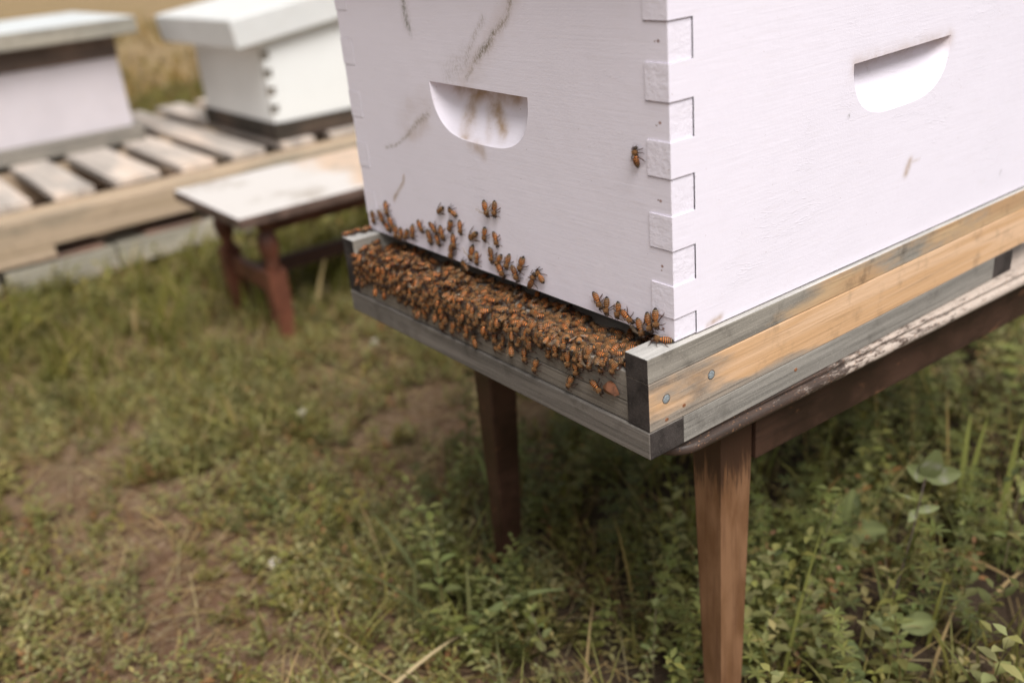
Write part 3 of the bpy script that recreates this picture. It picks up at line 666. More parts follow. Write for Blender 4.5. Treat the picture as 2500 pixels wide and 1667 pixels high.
# crowd on the landing board, packed; nearer the left it heaps up
pts = []
def place(x, y, z, rmin):
    for q in pts:
        if (q[0]-x)**2+(q[1]-y)**2+((q[2]-z)*1.3)**2 < rmin**2: return False
    pts.append((x, y, z)); return True
zones = ((-385, -300, 'in the blurred heap at the left end of the landing ledge'), (-300, -200, 'in the crowd on the landing ledge left of the middle'),
         (-200, -100, 'in the crowd on the landing ledge right of the middle'), (-100, 0, 'in the sharp crowd on the landing ledge near the front corner'))
cand = []
random.seed(11)
tries = 0
crowd = []
while tries < 26000:
    tries += 1
    x = random.uniform(-366, -19); y = random.uniform(-27.5, 12)
    if y > 0 and random.random() < .6: continue
    heap = np.clip((-x-120)/240, 0, 1)
    lay = random.choice((0, 0, 1, 2)) if heap > .35 else random.choice((0, 0, 0, 1))
    if x > -95 and y < -22+(x+95)*.05 and random.random() < .5: continue
    z = -15+lay*3.2+random.uniform(-.3, .3)
    if lay == 2 and (y > -6 or heap < .4): continue
    if lay == 1 and y > -7: continue
    if y > -3 and random.random() < .45: continue
    hole = math.sin(x*.085+1.3*math.sin(y*.11))+.7*math.sin(x*.21+y*.3+2)
    if hole > 1.15-.5*(x > -170) and lay == 0 and random.random() < .8: continue
    if hole > .2 and lay: continue
    if place(x, y, z, 6.3 if lay == 0 else 7.2): crowd.append((x, y, z, lay))
# bees hanging over the edge of the ledge
edge = []
for _ in range(260):
    x = -130-225*random.random()**.8; z = random.uniform(-43, -18)
    if len(edge) < 34 and z > -46+10*abs((x+215)/110)**2 and place(x, D0-1, z, 8.5): edge.append((x, D0+.9, z))
tries = 0
while tries < 3000:
    tries += 1
    x = random.uniform(-368, -30); heap = np.clip((-x-60)/220, 0, 1)
    z = random.uniform(-16-20*heap, -13)
    if place(x, D0-1, z, 6.4): edge.append((x, D0+.9-random.uniform(0, 2.)*heap, z))
print('crowd', len(crowd), 'edge', len(edge), 'so far', NB[0])
allc = [(c, 'f') for c in crowd]+[(c, 'e') for c in edge]
cpm = CP
allc.sort(key=lambda c: (c[0][1] > 4, np.linalg.norm(np.array(c[0][:3])-cpm)))
BUDGET = 300-NB[0]; rest = []
for i, (c, kd) in enumerate(allc):
    x, y, z = c[:3]
    zl = next(l for a_, b_, l in zones if a_ <= x <= b_ or (a_ == -385 and x < -300))
    th = random.uniform(0, 6.283)
    if kd == 'f': n_ = (random.uniform(-.3, .3), random.uniform(-.45, .2), 1); h_ = (math.cos(th), math.sin(th), random.uniform(-.2, .2))
    else: n_ = (random.uniform(-.3, .3), -1, random.uniform(.1, .8)); h_ = (random.uniform(-.6, .6), 0, -1 if random.random() < .8 else 1)
    if i < BUDGET: bee((x, y, z), n_, h_, 'honey bee '+zl, 'crowd on the landing ledge')
    else: rest.append(((x, y, z), n_, h_))
# those beyond three hundred: one object
def merge_bees(lst, name):
    V = []; F = []; MI = []; off = 0
    for P, n, h in lst:
        me = bodies[random.randrange(8)]; k_ = len(me.vertices); co = np.empty(k_*3); me.vertices.foreach_get('co', co); co = co.reshape(-1, 3)
        n = Vector(n).normalized(); h = Vector(h); h = (h-n*h.dot(n)).normalized(); y = n.cross(h); Rm = np.array([h, y, n])
        co = co@Rm+np.array([P[0]*.001, P[1]*.001, P[2]*.001+GZ]); V.append(co)
        for p in me.polygons: F.append([v+off for v in p.vertices]); MI.append(p.material_index)
        off += k_
    me = bpy.data.meshes.new(name); me.from_pydata(np.concatenate(V).tolist(), [], F)
    for k_ in BK: me.materials.append(BM[k_])
    me.polygons.foreach_set('material_index', MI); me.polygons.foreach_set('use_smooth', [True]*len(F))
    o = bpy.data.objects.new(name, me); C.objects.link(o); return o
if rest:
    tag(merge_bees(rest, 'bee_swarm'), 'deeper honey bees packed inside the dark entrance slot', 'bees', kind='stuff')
# brown flake on the front boards
fk = MB(); a_ = [at(*px2(*B_, q), 1, -29) for q in ((905, 905), (940, 935), (972, 1012), (915, 1000), (865, 990), (875, 940))]
a2 = [(p[0], -31+1.6*math.sin(i*2), p[2]) for i, p in enumerate(a_)]; c_ = tuple(np.mean([p for p in a2], 0)+np.array([0, -2.2, 0]))
fk.add([c_]+a2+[(p[0]+.3, -28.2, p[2]-.3) for p in a2], [(0, i+1, (i+1) % 6+1) for i in range(6)]+[(i+1, i+7, (i+1) % 6+7, (i+1) % 6+1) for i in range(6)], 0)
fo_ = fk.build('bark_flake', mat_plain('flake_brown', (.12, .045, .02), .5, .5, .4, 200, .6), None); fo_.location = (0, 0, GZ); tag(fo_, 'curled red-brown flake stuck on the front boards by the dark corner block', 'bark flake')

# ------------------------------------------------------------------ vegetation
class Clump:
    def __init__(s): s.v = []; s.f = []; s.c = []
    def quad(s, pts, col):
        o = len(s.v); s.v += pts; s.f.append((o, o+1, o+2, o+3)); s.c += [col]*4
    def leaf(s, base, d, up, L, wd, col, droop=.15):
        """folded leaf of two quads either side of a mid rib"""
        d = np.array(d, float); d /= np.linalg.norm(d)+1e-9; sd_ = np.cross(d, up); sd_ /= np.linalg.norm(sd_)+1e-9; nu = np.cross(sd_, d)
        b = np.array(base, float); m1 = b+d*L*.45-nu*L*.0; tip = b+d*L-nu*L*droop
        e1 = b+d*L*.42+sd_*wd*.5+nu*wd*.16; e2 = b+d*L*.42-sd_*wd*.5+nu*wd*.16
        f1 = b+d*L*.75+sd_*wd*.33+nu*wd*.10-nu*L*droop*.4; f2 = b+d*L*.75-sd_*wd*.33+nu*wd*.10-nu*L*droop*.4; m2 = b+d*L*.75-nu*L*droop*.5
        o = len(s.v); s.v += [b, e1, f1, m2, tip, f2, e2, m1]
        s.f += [(o, o+1, o+2, o+7), (o+7, o+2, o+4, o+3), (o, o+7, o+5, o+6), (o+7, o+3, o+4, o+5)]
        s.c += [col]*8
    def blade(s, base, d, L, wd, col, bend=.4, n=4):
        b = np.array(base, float); d = np.array(d, float); a_ = random.uniform(0, 6.283); side = np.array([math.cos(a_), math.sin(a_), 0])*wd*.5
        prev = None
        hd = np.array([d[0], d[1], 0])
        for i in range(n+1):
            t_ = i/n; c_ = b+d*L*t_+(hd*bend-np.array([0, 0, .35*bend]))*L*t_*t_; w_ = side*(1-t_**2*.93)
            cur = [c_-w_, c_+w_]
            if prev: s.quad([prev[0], prev[1], cur[1], cur[0]], col)
            prev = cur
def jit(c, v=.25):
    k_ = 1+random.uniform(-v, v); return (c[0]*k_*random.uniform(.9, 1.1), c[1]*k_, c[2]*k_*random.uniform(.85, 1.15), 1)
GREY = (.25, .235, .125); OLIVE = (.215, .20, .08); DKG = (.11, .115, .05); STRAW = (.40, .31, .20); BRN = (.20, .125, .08)
def c_low(scale=1., col=GREY, n=7, hh=.035):
    """small creeping weed: short stems with opposite leaves"""
    c = Clump()
    for _ in range(n):
        a_ = random.uniform(0, 6.283); lean = random.uniform(.1, 1.1); L = hh*random.uniform(.5, 1.3)
        d = np.array([math.cos(a_)*lean, math.sin(a_)*lean, 1.]); d /= np.linalg.norm(d); b = np.array([random.uniform(-.02, .02), random.uniform(-.02, .02), 0])
        cc = jit(col if random.random() < .94 else (.24, .14, .08), .3); k_ = random.randint(3, 5)
        for i in range(k_):
            t_ = (i+1)/k_; P = b+d*L*t_; ph = i*1.57+a_
            for s_ in (0, math.pi):
                ld = np.array([math.cos(ph+s_), math.sin(ph+s_), random.uniform(.1, .9)]); l_ = random.uniform(.006, .011)*(1.2-.5*t_)*scale
                c.leaf(P, ld, (0, 0, 1), l_, l_*.55, jit(cc[:3], .12))
    return c
def c_whorl(scale=1., col=OLIVE, hh=.06, n=4):
    c = Clump()
    for _ in range(n):
        a_ = random.uniform(0, 6.283); lean = random.uniform(.0, .6); L = hh*random.uniform(.6, 1.4)
        d = np.array([math.cos(a_)*lean, math.sin(a_)*lean, 1.]); d /= np.linalg.norm(d); b = np.array([random.uniform(-.025, .025), random.uniform(-.025, .025), 0])
        k_ = max(2, int(L/.013)); cc = jit(col, .25)
        for i in range(k_):
            P = b+d*L*(i+1)/k_
            for j in range(7):
                q = j*6.283/7+i*.4; l_ = random.uniform(.007, .010)*scale
                c.leaf(P, (math.cos(q), math.sin(q), .25), (0, 0, 1), l_, l_*.26, jit(cc[:3], .12), .1)
    return c
def c_grass(col=OLIVE, n=9, hh=.07, wd=.0028, straw=.2):
    c = Clump()
    for _ in range(n):
        a_ = random.uniform(0, 6.283); lean = random.uniform(.05, .7); d = np.array([math.cos(a_)*lean, math.sin(a_)*lean, 1.]); d /= np.linalg.norm(d)
        c.blade((random.uniform(-.015, .015), random.uniform(-.015, .015), 0), d, hh*random.uniform(.4, 1.4), wd*random.uniform(.6, 1.4), jit(STRAW if random.random() < straw else col, .3), random.uniform(.1, .9))
    return c
def c_straw(n=10):
    c = Clump()
    for _ in range(n):
        a_ = random.uniform(0, 6.283); L = random.uniform(.015, .07); b = np.array([random.uniform(-.04, .04), random.uniform(-.04, .04), random.uniform(.001, .012)])
        d = np.array([math.cos(a_), math.sin(a_), random.uniform(-.1, .2)]); sd_ = np.array([-math.sin(a_), math.cos(a_), 0])*random.uniform(.0003, .0008); e = b+d*L
        c.quad([b-sd_, b+sd_, e+sd_, e-sd_], jit(STRAW if random.random() < .6 else BRN, .35))
    return c
def scatter(name, protos, X, Y, S, label, cat, mat='leaf', sink=.0, tintf=None):
    P = [(np.array(p.v), np.array(p.f), np.array(p.c)) for p in protos]
    V = []; F = []; K = []; off = 0; Z = gh(X, Y); pick = rng.integers(0, len(P), len(X)); rot = rng.random(len(X))*6.283
    tj = 1+rng.normal(0, .2, len(X))
    for x, y, z, s_, k_, r_, q in zip(X, Y, Z, S, pick, rot, tj):
        v, f, c = P[k_]; cr, sr = math.cos(r_), math.sin(r_)
        w_ = np.empty_like(v); w_[:, 0] = (v[:, 0]*cr-v[:, 1]*sr)*s_+x; w_[:, 1] = (v[:, 0]*sr+v[:, 1]*cr)*s_+y; w_[:, 2] = v[:, 2]*s_+z-sink
        V.append(w_); F.append(f+off); cc = c.copy(); cc[:, :3] *= max(.45, q); K.append(cc); off += len(v)
    V = np.concatenate(V); F = np.concatenate(F); K = np.concatenate(K)
    if tintf is not None: K[:, :3] *= tintf(V)[:, None]
    me = bpy.data.meshes.new(name); me.vertices.add(len(V)); me.vertices.foreach_set('co', V.ravel().astype('f4'))
    me.loops.add(F.size); me.loops.foreach_set('vertex_index', F.ravel().astype('i4'))
    me.polygons.add(len(F)); me.polygons.foreach_set('loop_start', (np.arange(len(F))*4).astype('i4'))
    me.update(calc_edges=True)
    a = me.color_attributes.new('tint', 'FLOAT_COLOR', 'POINT'); a.data.foreach_set('color', np.clip(K, 0, 1).ravel().astype('f4'))
    me.materials.append(M[mat]); o = bpy.data.objects.new(name, me); C.objects.link(o); tag(o, label, cat, kind='stuff')
    print(name, len(F)); return o
def blocked(x, y):   # no plants through the pallet boards, legs or bench legs
    b = ((x < -1.86) & (x > -3.0) & (y > -.40) & (y < 1.15))
    return b
def region(n, x0, x1, y0, y1, f):
    x = rng.uniform(x0, x1, n); y = rng.uniform(y0, y1, n); k_ = (rng.random(n) < f(x, y)) & ~blocked(x, y); return x[k_], y[k_]
def vis(x, y):
    """rough wedge of ground the photograph could see, with a wide margin"""
    ax, ay = .389, -.40; dx, dy = x-ax, y-ay; a_ = np.degrees(np.arctan2(dy, -dx)); d = np.hypot(dx, dy)
    return (a_ > -22) & (a_ < 88) & (d > .35)
def shade(x, y):
    k_ = vnoise(x, y, 5, 41)*.3-.15; k2 = vnoise(x, y, 9, 42)*.2-.1
    return (x > -.47+k_) & (x < .35) & (y > .0+k2+(x+.3)*-.25) & (y < 1.1)
cov = lambda x, y: np.clip((vnoise(x, y, 4.2, 11)*.55+vnoise(x, y, 11, 12)*.45-.38)*3.4, .12, 1)
low = [c_low(1., GREY) for _ in range(8)]+[c_low(1.15, OLIVE) for _ in range(3)]
x, y = region(12500, -1.75, .55, -.75, 1.3, lambda x, y: vis(x, y)*np.where(shade(x, y), .02+.2*cov(x, y), cov(x, y)*np.where((x > -1.15) & (x < -.4) & (y < -.05), .8, 1)))
scatter('ground_cover', low, x, y, rng.uniform(.7, 1.35, len(x)), 'low grey-green creeping weeds over the near brown soil', 'ground cover')
x, y = region(9000, -4.5, -1.6, -1.2, 1.9, lambda x, y: vis(x, y)*cov(x, y))
scatter('ground_cover', [c_low(2., OLIVE, 5, .05) for _ in range(5)]+[c_low(1.8, GREY, 5, .045) for _ in range(4)], x, y, rng.uniform(.8, 1.5, len(x)), 'olive weeds around the bench and pallet in the middle distance', 'ground cover')
gr = [c_grass(OLIVE, 9, .06, .0026, .2) for _ in range(8)]
x, y = region(5200, -1.9, .5, -.7, 1.3, lambda x, y: vis(x, y)*np.where(shade(x, y), .5, np.clip(vnoise(x, y, 3, 21)*1.6-.45+np.clip((-x-.8)*.6, 0, .6), .04, 1)))
scatter('grass', gr, x, y, rng.uniform(.6, 1.3, len(x)), 'thin olive grass between the weeds in front of the bench', 'grass')
x, y = region(14000, -4.2, -1.3, -1.6, 2.6, lambda x, y: vis(x, y)*np.clip(vnoise(x, y, 1.6, 22)*1.5-.15, .1, 1)*np.clip((x+3.6)/1.2, .02, 1))
scatter('grass', [c_grass((.185, .18, .055), 8, .085, .005, .22) for _ in range(8)], x, y, rng.uniform(.7, 1.35, len(x)), 'blurred green grass beneath the bench and along the pallet', 'grass')
x, y = region(2200, -1.6, .6, -.8, 1.2, lambda x, y: vis(x, y)*np.where(shade(x, y), .3, 1.05-cov(x, y)*.7))
scatter('dry_straw', [c_straw() for _ in range(6)], x, y, rng.uniform(.8, 1.5, len(x)), 'dry straw and stalk litter lying on the bare soil', 'straw')
LG2 = (.125, .13, .062)
wh = [c_whorl(1.25, (.165, .175, .075), .075, 2) for _ in range(5)]+[c_low(1.5, LG2, 4, .085) for _ in range(6)]+[c_low(1.2, GREY, 4, .06) for _ in range(3)]+[c_grass((.16, .165, .07), 4, .09, .003, .1) for _ in range(3)]
x, y = region(1500, -.75, .45, -.2, 1.25, lambda x, y: vis(x, y)*np.clip(vnoise(x, y, 9, 31)*2.6-1.15+np.where(shade(x, y), .2, -.75), 0, 1))
scatter('weed_patch', wh, x, y, rng.uniform(.8, 1.5, len(x)), 'dense whorled weeds in the shade round the near table leg', 'weeds')

def c_tall(hh, col, L=.016, n=1):
    c = Clump()
    for _ in range(n):
        a_ = random.uniform(0, 6.283); lean = random.uniform(.05, .45); d = np.array([math.cos(a_)*lean, math.sin(a_)*lean, 1.]); d /= np.linalg.norm(d); k_ = random.randint(5, 9); cc = jit(col, .2)
        h_ = hh*random.uniform(.7, 1.15); c.blade((0, 0, 0), d, h_, .002, jit((.17, .14, .07), .2), .05)
        for i in range(k_):
            t_ = .2+.8*(i+1)/k_; P = d*h_*t_; ph = i*1.57+a_
            for s_ in (0, math.pi): c.leaf(P, (math.cos(ph+s_), math.sin(ph+s_), random.uniform(-.1, .7)), (0, 0, 1), L*random.uniform(.7, 1.1)*(1.2-.6*t_), L*.5*(1.2-.6*t_), jit(cc[:3], .14))
    return c
TW = (.20, .215, .10)
x, y = region(900, -.32, .32, .05, 1.25, lambda x, y: vis(x, y)*np.clip(vnoise(x, y, 6, 51)*1.8-.45, 0, 1)*(np.hypot(x+.025, y-.08) > .03)*(y > .12+(x+.2)*-.6))
scatter('tall_weeds', [c_tall(h_, c_, L_) for h_, c_, L_ in ((.17, TW, .021), (.14, (.22, .235, .11), .026), (.10, TW, .016), (.13, TW, .014), (.16, (.165, .18, .08), .018), (.08, GREY, .012), (.12, (.21, .20, .08), .020), (.19, TW, .013))]+[c_whorl(1.2, TW, .10, 1) for _ in range(3)]+[c_grass((.19, .195, .075), 4, .16, .004, .15) for _ in range(2)], x, y, rng.uniform(.75, 1.15, len(x)), 'taller upright weeds and blades in the shade right of the near table leg', 'tall weeds')
xa_, ya_ = rng.uniform(-.40, -.22, 34), rng.uniform(-.05, .04, 34)
x, y = region(200, -.62, -.05, -.16, .35, lambda x, y: vis(x, y)*np.clip(vnoise(x, y, 8, 52)*1.8-.5, 0, 1)*(y > -.02+(x+.3)*-.5)*(np.hypot(x+.36, y-.07) > .03))
x = np.concatenate([x, xa_]); y = np.concatenate([y, ya_]); sz_ = rng.uniform(.75, 1.15, len(x)); sz_[-34:] *= 1.25
scatter('tall_weeds', [c_tall(h_, c_, L_) for h_, c_, L_ in ((.09, TW, .018), (.14, TW, .020), (.09, (.15, .165, .07), .018), (.06, GREY, .012))]+[c_grass((.18, .19, .09), 4, .13, .004, .1) for _ in range(2)], x, y, sz_, 'leafy weeds and bent blades in the shade between the two table legs', 'tall weeds')
x, y = region(5000, -11, -3.1, -1, 6, lambda x, y: vis(x, y)*np.clip(vnoise(x, y, 1.1, 61)*1.8-.5, .05, 1))
scatter('dry_grass', [c_grass((.36, .25, .13), 7, .10, .010, .5) for _ in range(5)]+[c_grass((.20, .16, .07), 7, .08, .010, .3) for _ in range(3)], x, y, rng.uniform(.7, 1.6, len(x)), 'tan dry grass on the open ground behind the pallet', 'dry grass')

# ---- single plants one can point at
def up_leaf_plant(name, X, Y, h, nn, L, wd, col, label, cat, kind='opp', lean=(0, 0), grp=None, stemr=.0009, stemm='stem', seed=0):
    random.seed(seed+5); z0 = float(gh(np.array([X]), np.array([Y]))[0]); root = empty(name, (X, Y, z0), 0, label, cat, grp)
    N = 8; ax = [np.array([lean[0]*(t_**1.5)*h, lean[1]*(t_**1.5)*h, h*t_]) for t_ in np.linspace(0, 1, N)]
    s = MB(); s.tube([tuple(p*1000) for p in ax], [stemr*1000*(1-.5*i/N) for i in range(N)], 6); s.build('stem', M[stemm], root)
    pos = lambda t_: np.array([lean[0]*(t_**1.5)*h, lean[1]*(t_**1.5)*h, h*t_])
    def emit(leaves):
        c = Clump(); 
        for (b, d, l_, w_, cc, dr) in leaves: c.leaf(b, d, (0, 0, 1), l_, w_, cc, dr)
        me = bpy.data.meshes.new('leaf'); me.from_pydata([tuple(v) for v in c.v], [], c.f); a = me.color_attributes.new('tint', 'FLOAT_COLOR', 'POINT'); a.data.foreach_set('color', np.clip(np.array(c.c), 0, 1).ravel().astype('f4'))
        me.materials.append(M['leaf']); me.polygons.foreach_set('use_smooth', [True]*len(me.polygons)); o = bpy.data.objects.new('leaf' if kind != 'whorl' else 'leaf_whorl', me); C.objects.link(o); o.parent = root
        md = o.modifiers.new('s', 'SUBSURF'); md.levels = 1; md.render_levels = 1
    for i in range(nn):
        t_ = .25+.75*(i+1)/nn; P = pos(t_); ph = i*1.6+seed; sc_ = (1.15-.55*t_)
        if kind == 'opp':
            for s_ in (0, math.pi):
                emit([(P, (math.cos(ph+s_), math.sin(ph+s_), .35+.5*t_), L*sc_, wd*sc_, jit(col, .12), .2)])
        elif kind == 'whorl':
            emit([(P, (math.cos(q), math.sin(q), .2+.3*random.random()), L*sc_*random.uniform(.9, 1.1), wd*sc_, jit(col, .1), .1) for q in np.linspace(0, 6.283, 9)[:-1]+ph])
        elif kind == 'alt':
            emit([(P, (math.cos(ph), math.sin(ph), .5), L*sc_, wd*sc_, jit(col, .1), .3)])
    if kind == 'opp':
        for q in (0, 1.57, 3.14, 4.71): emit([(pos(1.), (math.cos(q), math.sin(q), 1.2), L*.5, wd*.45, jit(col, .1), .1)])
    return root
def gpt(Xp, Yp, z=.0):  # spot on the ground seen at a photo coordinate (z metres above ground)
    p = at(Xp, Yp, 2, (z-GZ)*1000); return p[0]*.001, p[1]*.001
LG = (.25, .275, .135)
specs = [
 ('opp', 1270, 1560, .07, 4, .016, .010, LG, 'leafy weed with toothed opposite leaves at the bottom edge left of the table leg', 1.0),
 ('opp', 1600, 1520, .09, 5, .013, .007, LG, 'upright leafy sprig just left of the near table leg', 1.0),
 ('opp', 1722, 1600, .075, 5, .012, .006, LG, 'small pale sprig with paired leaves right of the near table leg foot', 1.0),
 ('whorl', 1850, 1420, .11, 6, .012, .0034, (.215, .235, .10), 'tall whorled weed right of the near table leg, leaves like little stars', 1.0),
 ('whorl', 1810, 1500, .07, 4, .012, .0036, (.205, .225, .10), 'lower whorled weed beside the table leg below the tall star-leaved one', 1.0),
 ('whorl', 1950, 1590, .06, 3, .013, .0038, (.24, .27, .12), 'bright star-leaved weed at the bottom edge right of the leg', 1.0),
 ('opp', 2080, 1590, .05, 3, .014, .008, LG, 'short leafy weed at the bottom edge under the tall dark stem', 1.0),
 ('opp', 2300, 1340, .11, 5, .016, .008, LG, 'pale leafy weed near the right edge of the picture', 1.0),
 ('opp', 2180, 1380, .07, 5, .010, .006, LG, 'small grey-green weed between the dark stem and the right edge', 1.0),
 ('whorl', 2040, 1450, .06, 3, .010, .003, (.205, .225, .10), 'small whorled weed beside the tall dark stem', 1.0),
 ('opp', 1500, 1560, .06, 4, .014, .008, LG, 'round-leaved weed at the bottom edge between sprig and centre', 1.0),
 ('opp', 1200, 1420, .05, 2, .022, .017, (.13, .16, .085), 'weed with two round leaves beneath the long bent blade', 1.0),
]
for i, (kd, X, Y, h, nn, L, wd, col, lab, s_) in enumerate(specs):
    x, y = gpt(X, min(Y, 1566)); h *= 1.25; L *= 1.2; wd *= 1.15
    up_leaf_plant('weed', x, y, h, nn, L, wd, col, lab, 'weed', kd, (random.uniform(-.25, .25), random.uniform(-.25, .25)), 'single weeds near the table leg', seed=i)
# clover with long dark stem: foot at (2020,1440), head at (2130,1070)
def clover():
    fx, fy = gpt(2010, 1480); z0 = float(gh(np.array([fx]), np.array([fy]))[0]); root = empty('clover_plant', (fx, fy, z0), 0, 'tall clover on a thin dark stem with three pale-marked leaflets, right of the table leg', 'clover')
    foot = np.array([fx, fy, z0]); 
    # head lies on the view ray of its place, at a real height of 15 cm
    p = at(2125, 1095, 2, (z0+.150-GZ)*1000); head = np.array([p[0]*.001, p[1]*.001, z0+.150])-foot
    s = MB(); s.tube([tuple((head*t_+np.array([.006, -.004, 0])*math.sin(t_*3.1))*1000) for t_ in np.linspace(0, 1, 9)], [.9, .9, .85, .8, .8, .75, .7, .6, .5], 7); s.build('stem', M['dark_stem'], root)
    def lf(b, d, L, wd, col, name='leaflet', ref=(.746, -.527, .5)):
        n, m_ = 7, 7; d = np.array(d, float); d /= np.linalg.norm(d); sd_ = np.cross(d, ref); sd_ /= np.linalg.norm(sd_); nu = np.cross(sd_, d); v = []; cc = []
        for i in range(n):
            t_ = i/(n-1); hw = wd*.5*math.sin(math.pi*min(1, t_**.8*.93+.03))**.7
            for j in range(m_):
                u_ = (j/(m_-1)-.5)*2; q = np.array(b)+d*L*t_+sd_*hw*u_+nu*(abs(u_)*hw*.35-t_*t_*L*.15); v.append(tuple(q))
                mark = math.exp(-((t_-.42-.12*abs(u_))/.07)**2)*(abs(u_) < .8); cc.append([c_*(1-mark)+.25*mark for c_ in col]+[1])
        me = bpy.data.meshes.new(name); me.from_pydata(v, [], [(i*m_+j, i*m_+j+1, (i+1)*m_+j+1, (i+1)*m_+j) for i in range(n-1) for j in range(m_-1)])
        a = me.color_attributes.new('tint', 'FLOAT_COLOR', 'POINT'); a.data.foreach_set('color', np.array(cc).ravel().astype('f4')); me.materials.append(M['leaf']); me.polygons.foreach_set('use_smooth', [True]*len(me.polygons))
        o = bpy.data.objects.new(name, me); C.objects.link(o); o.parent = root
    rt = np.array([.607, .79, 0]); cx = -np.array([.746, -.527, 0])
    for dv, L, wd in ((rt*.25+np.array([0, 0, 1.]), .034, .026), (rt*1.+np.array([0, 0, .15]), .036, .022), (-rt*.7+np.array([0, 0, .6]), .026, .020)):
        lf(head, dv+cx*-.2, L*.9, wd*.82, (.16, .185, .10))
    lf(head*.8, rt*1.+np.array([0, 0, .05]), .024, .008, (.22, .25, .15)); lf(head*.8, -rt*.3+np.array([.3, -.3, -.2]), .014, .009, (.22, .25, .15)); lf(head*.86, -rt*.9+np.array([0, 0, .45]), .022, .003, (.2, .22, .1))

clover()
# broad dock leaves
def broad(name, X, Y, zb, dirs, label, seed):
    fx, fy = gpt(X, Y); z0 = float(gh(np.array([fx]), np.array([fy]))[0]); root = empty(name, (fx, fy, z0), 0, label, 'weed', 'broad-leaved weeds')
    for (d, L, wd, st) in dirs:
        c = Clump(); d = np.array(d, float); d /= np.linalg.norm(d); n, m_ = 9, 5; sd_ = np.cross(d, (.6, -.4, .7)); sd_ /= np.linalg.norm(sd_); nu = np.cross(sd_, d); v = []
        b = np.array([0, 0, st])
        for i in range(n):
            t_ = i/(n-1); hw = wd*.5*max(.03, math.sin(math.pi*(t_*.94+.03)))**.75
            for j in range(m_): u_ = j/(m_-1)*2-1; v.append(tuple(b+d*L*t_+sd_*hw*u_+nu*(abs(u_)*hw*.25-t_*t_*L*.22)))
        me = bpy.data.meshes.new('leaf'); me.from_pydata(v, [], [(i*m_+j, i*m_+j+1, (i+1)*m_+j+1, (i+1)*m_+j) for i in range(n-1) for j in range(m_-1)])
        cc = np.ones((len(v), 4)); cc[:, :3] = (.165, .19, .10); cc[2::5, :3] *= 1.5
        a = me.color_attributes.new('tint', 'FLOAT_COLOR', 'POINT'); a.data.foreach_set('color', cc.ravel().astype('f4')); me.materials.append(M['leaf']); me.polygons.foreach_set('use_smooth', [True]*len(me.polygons))
        o = bpy.data.objects.new('leaf', me); C.objects.link(o); o.parent = root
        s = MB(); s.tube([(0, 0, 0), (b[0]*500, b[1]*500, st*500), tuple(b*1000)], [.9, .8, .6], 6); s.build('leaf_stalk', M['stem'], root)
broad('broadleaf_weed', 1925, 1330, .05, [((.2, .1, 1.), .055, .026, .045), ((.607, .79, .05), .05, .026, .05)], 'broad-leaved weed with one upright and one flat leaf behind the star-leaved weeds', 1)
broad('broadleaf_weed', 2060, 1510, .03, [((.6, .75, .1), .035, .022, .035), ((-.5, -.6, .4), .028, .018, .035)], 'broad-leaved weed with yellow-green leaves at the foot of the dark stem', 2)
broad('broadleaf_weed', 1730, 1560, .03, [((-.607, -.79, .5), .024, .02, .02), ((.4, .3, .8), .022, .018, .02)], 'dark round-leaved weed against the foot of the near table leg', 3)
# blades and stalks
def blade(X0, Y0, X1, Y1, z1_, wd, col, label, name='grass_blade', bend=.02, zb=0.):
    col = tuple(c_*1.4 for c_ in col); wd *= 1.25
    fx, fy = gpt(X0, Y0, zb); z0 = float(gh(np.array([fx]), np.array([fy]))[0])+zb; p = at(X1, Y1, 2, (z0+z1_-GZ)*1000); tip = np.array([p[0]*.001-fx, p[1]*.001-fy, z1_])
    v = []; n = 12; sd_ = np.cross(tip, np.array([.75, -.53, .4])); sd_ /= np.linalg.norm(sd_)
    for i in range(n+1):
        t_ = i/n; c_ = tip*t_+np.array([0, 0, bend])*math.sin(math.pi*t_); w_ = wd*.5*(1-t_**2.2*.92)
        v += [tuple(c_-sd_*w_), tuple(c_+np.array([.2, -.1, -.3])*w_*.8), tuple(c_+sd_*w_)]
    me = bpy.data.meshes.new(name); me.from_pydata(v, [], [q for i in range(n) for q in ((i*3, i*3+1, i*3+4, i*3+3), (i*3+1, i*3+2, i*3+5, i*3+4))])
    cc = np.ones((len(v), 4)); cc[:, :3] = col; a = me.color_attributes.new('tint', 'FLOAT_COLOR', 'POINT'); a.data.foreach_set('color', cc.ravel().astype('f4')); me.materials.append(M['leaf']); me.polygons.foreach_set('use_smooth', [True]*len(me.polygons))
    o = bpy.data.objects.new(name, me); C.objects.link(o); o.location = (fx, fy, z0); tag(o, label, 'grass blade' if 'blade' in name else 'stalk', 'long blades and stalks')
GB = (.185, .20, .075)
blade(2195, 1200, 2230, 950, .13, .006, GB, 'bent green grass blade left of the pair at the right edge'); blade(2205, 1220, 2270, 955, .15, .006, GB, 'green grass blade leaning right near the right edge')
blade(2290, 1240, 2350, 960, .16, .007, GB, 'widest grass blade at the right picture edge'); blade(1880, 1180, 1915, 960, .11, .003, (.12, .13, .055), 'thin dark blade beneath the table apron')
blade(1085, 1425, 1300, 1352, .03, .006, (.17, .20, .11), 'long bluish blade lying across the soil left of the table leg', bend=.012, zb=.045); blade(900, 1565, 1085, 1440, .012, .003, (.42, .34, .26), 'pale dry stalk at the bottom edge continuing the bluish blade', 'dry_stalk', .004, .035)
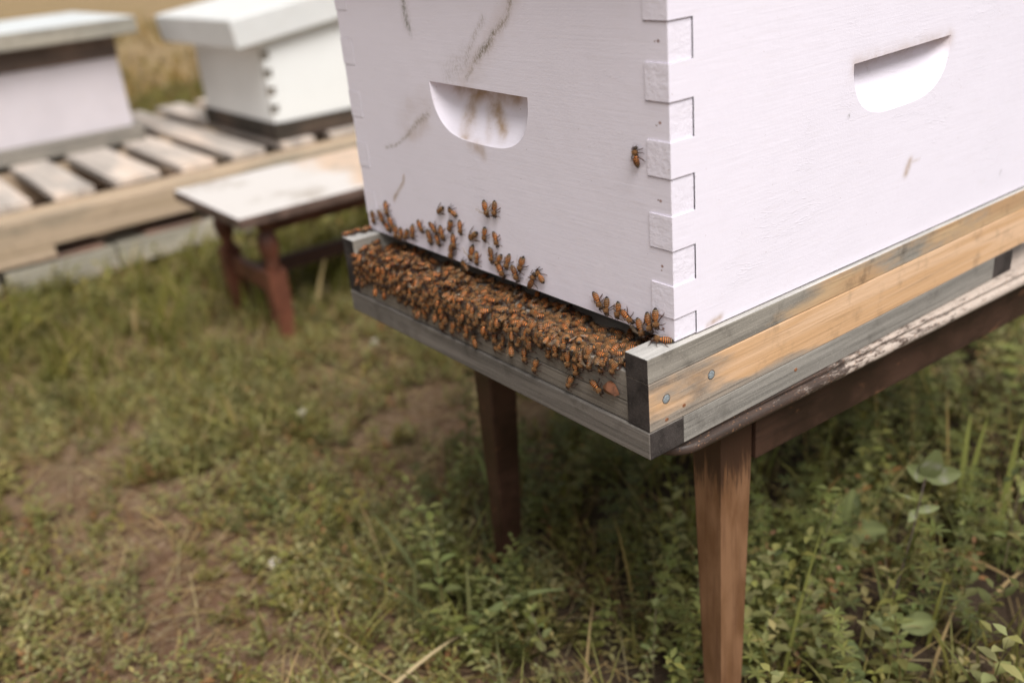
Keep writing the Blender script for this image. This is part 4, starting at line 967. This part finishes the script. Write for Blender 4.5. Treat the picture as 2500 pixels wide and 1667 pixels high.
blade(1165, 1240, 1085, 1020, .11, .006, (.16, .19, .09), 'pale blade rising in front of the far table leg'); blade(1150, 1200, 1110, 980, .10, .004, (.15, .17, .08), 'thin blade just right of the pale one by the far table leg')
blade(2150, 1270, 2352, 1345, .02, .0035, (.36, .26, .17), 'dry reddish stalk slanting down to the right edge', 'dry_stalk', .006, .02); blade(2290, 1370, 2352, 1310, .02, .003, (.36, .27, .18), 'short dry stalk crossing the reddish one at the right edge', 'dry_stalk', .003, .015)
blade(790, 1320, 905, 1365, .006, .003, (.34, .28, .2), 'dry stalk lying on the soil in the lower middle', 'dry_stalk', .004, .006)
blade(1860, 1250, 1945, 1085, .10, .004, (.22, .15, .08), 'brown seeding stalk between the table leg and the clover', 'dry_stalk'); blade(1990, 1460, 2110, 1290, .08, .002, (.18, .17, .08), 'thin side stalk crossing behind the dark clover stem', 'grass_blade')
# pale blossoms and pebbles on the ground
for i, (X, Y, r_, lab) in enumerate(((690, 930, .010, 'white clover blossom in the grass left of the landing ledge'), (858, 772, .011, 'white blossom in the grass under the left end of the ledge'), (625, 1270, .009, 'pale blossom on the soil in the lower left middle'))):
    fx, fy = gpt(X, Y, .02); z0 = float(gh(np.array([fx]), np.array([fy]))[0]); root = empty('white_flower', (fx, fy, z0), 0, lab, 'flower', 'white blossoms in the grass')
    s = MB(); s.tube([(0, 0, 0), (2, 1, 12), (1, 0, 22)], [.8, .7, .6], 6); s.build('stem', M['stem'], root)
    s = MB(); random.seed(i+40)
    for _ in range(46):
        a_, b_ = random.uniform(0, 6.283), random.uniform(-.3, 1.5); d = Vector((math.cos(a_)*math.cos(b_), math.sin(a_)*math.cos(b_), math.sin(b_))); q = Vector((1, 0, 23)); L = r_*900*random.uniform(.8, 1.1); s_ = d.cross(Vector((.3, .2, .9))).normalized()*1.3
        s.add([q, q+d*L*.6+s_, q+d*L, q+d*L*.6-s_], [(0, 1, 2, 3)])
    s.build('petals', mat_plain('petal', (.66, .60, .52), .7), root)
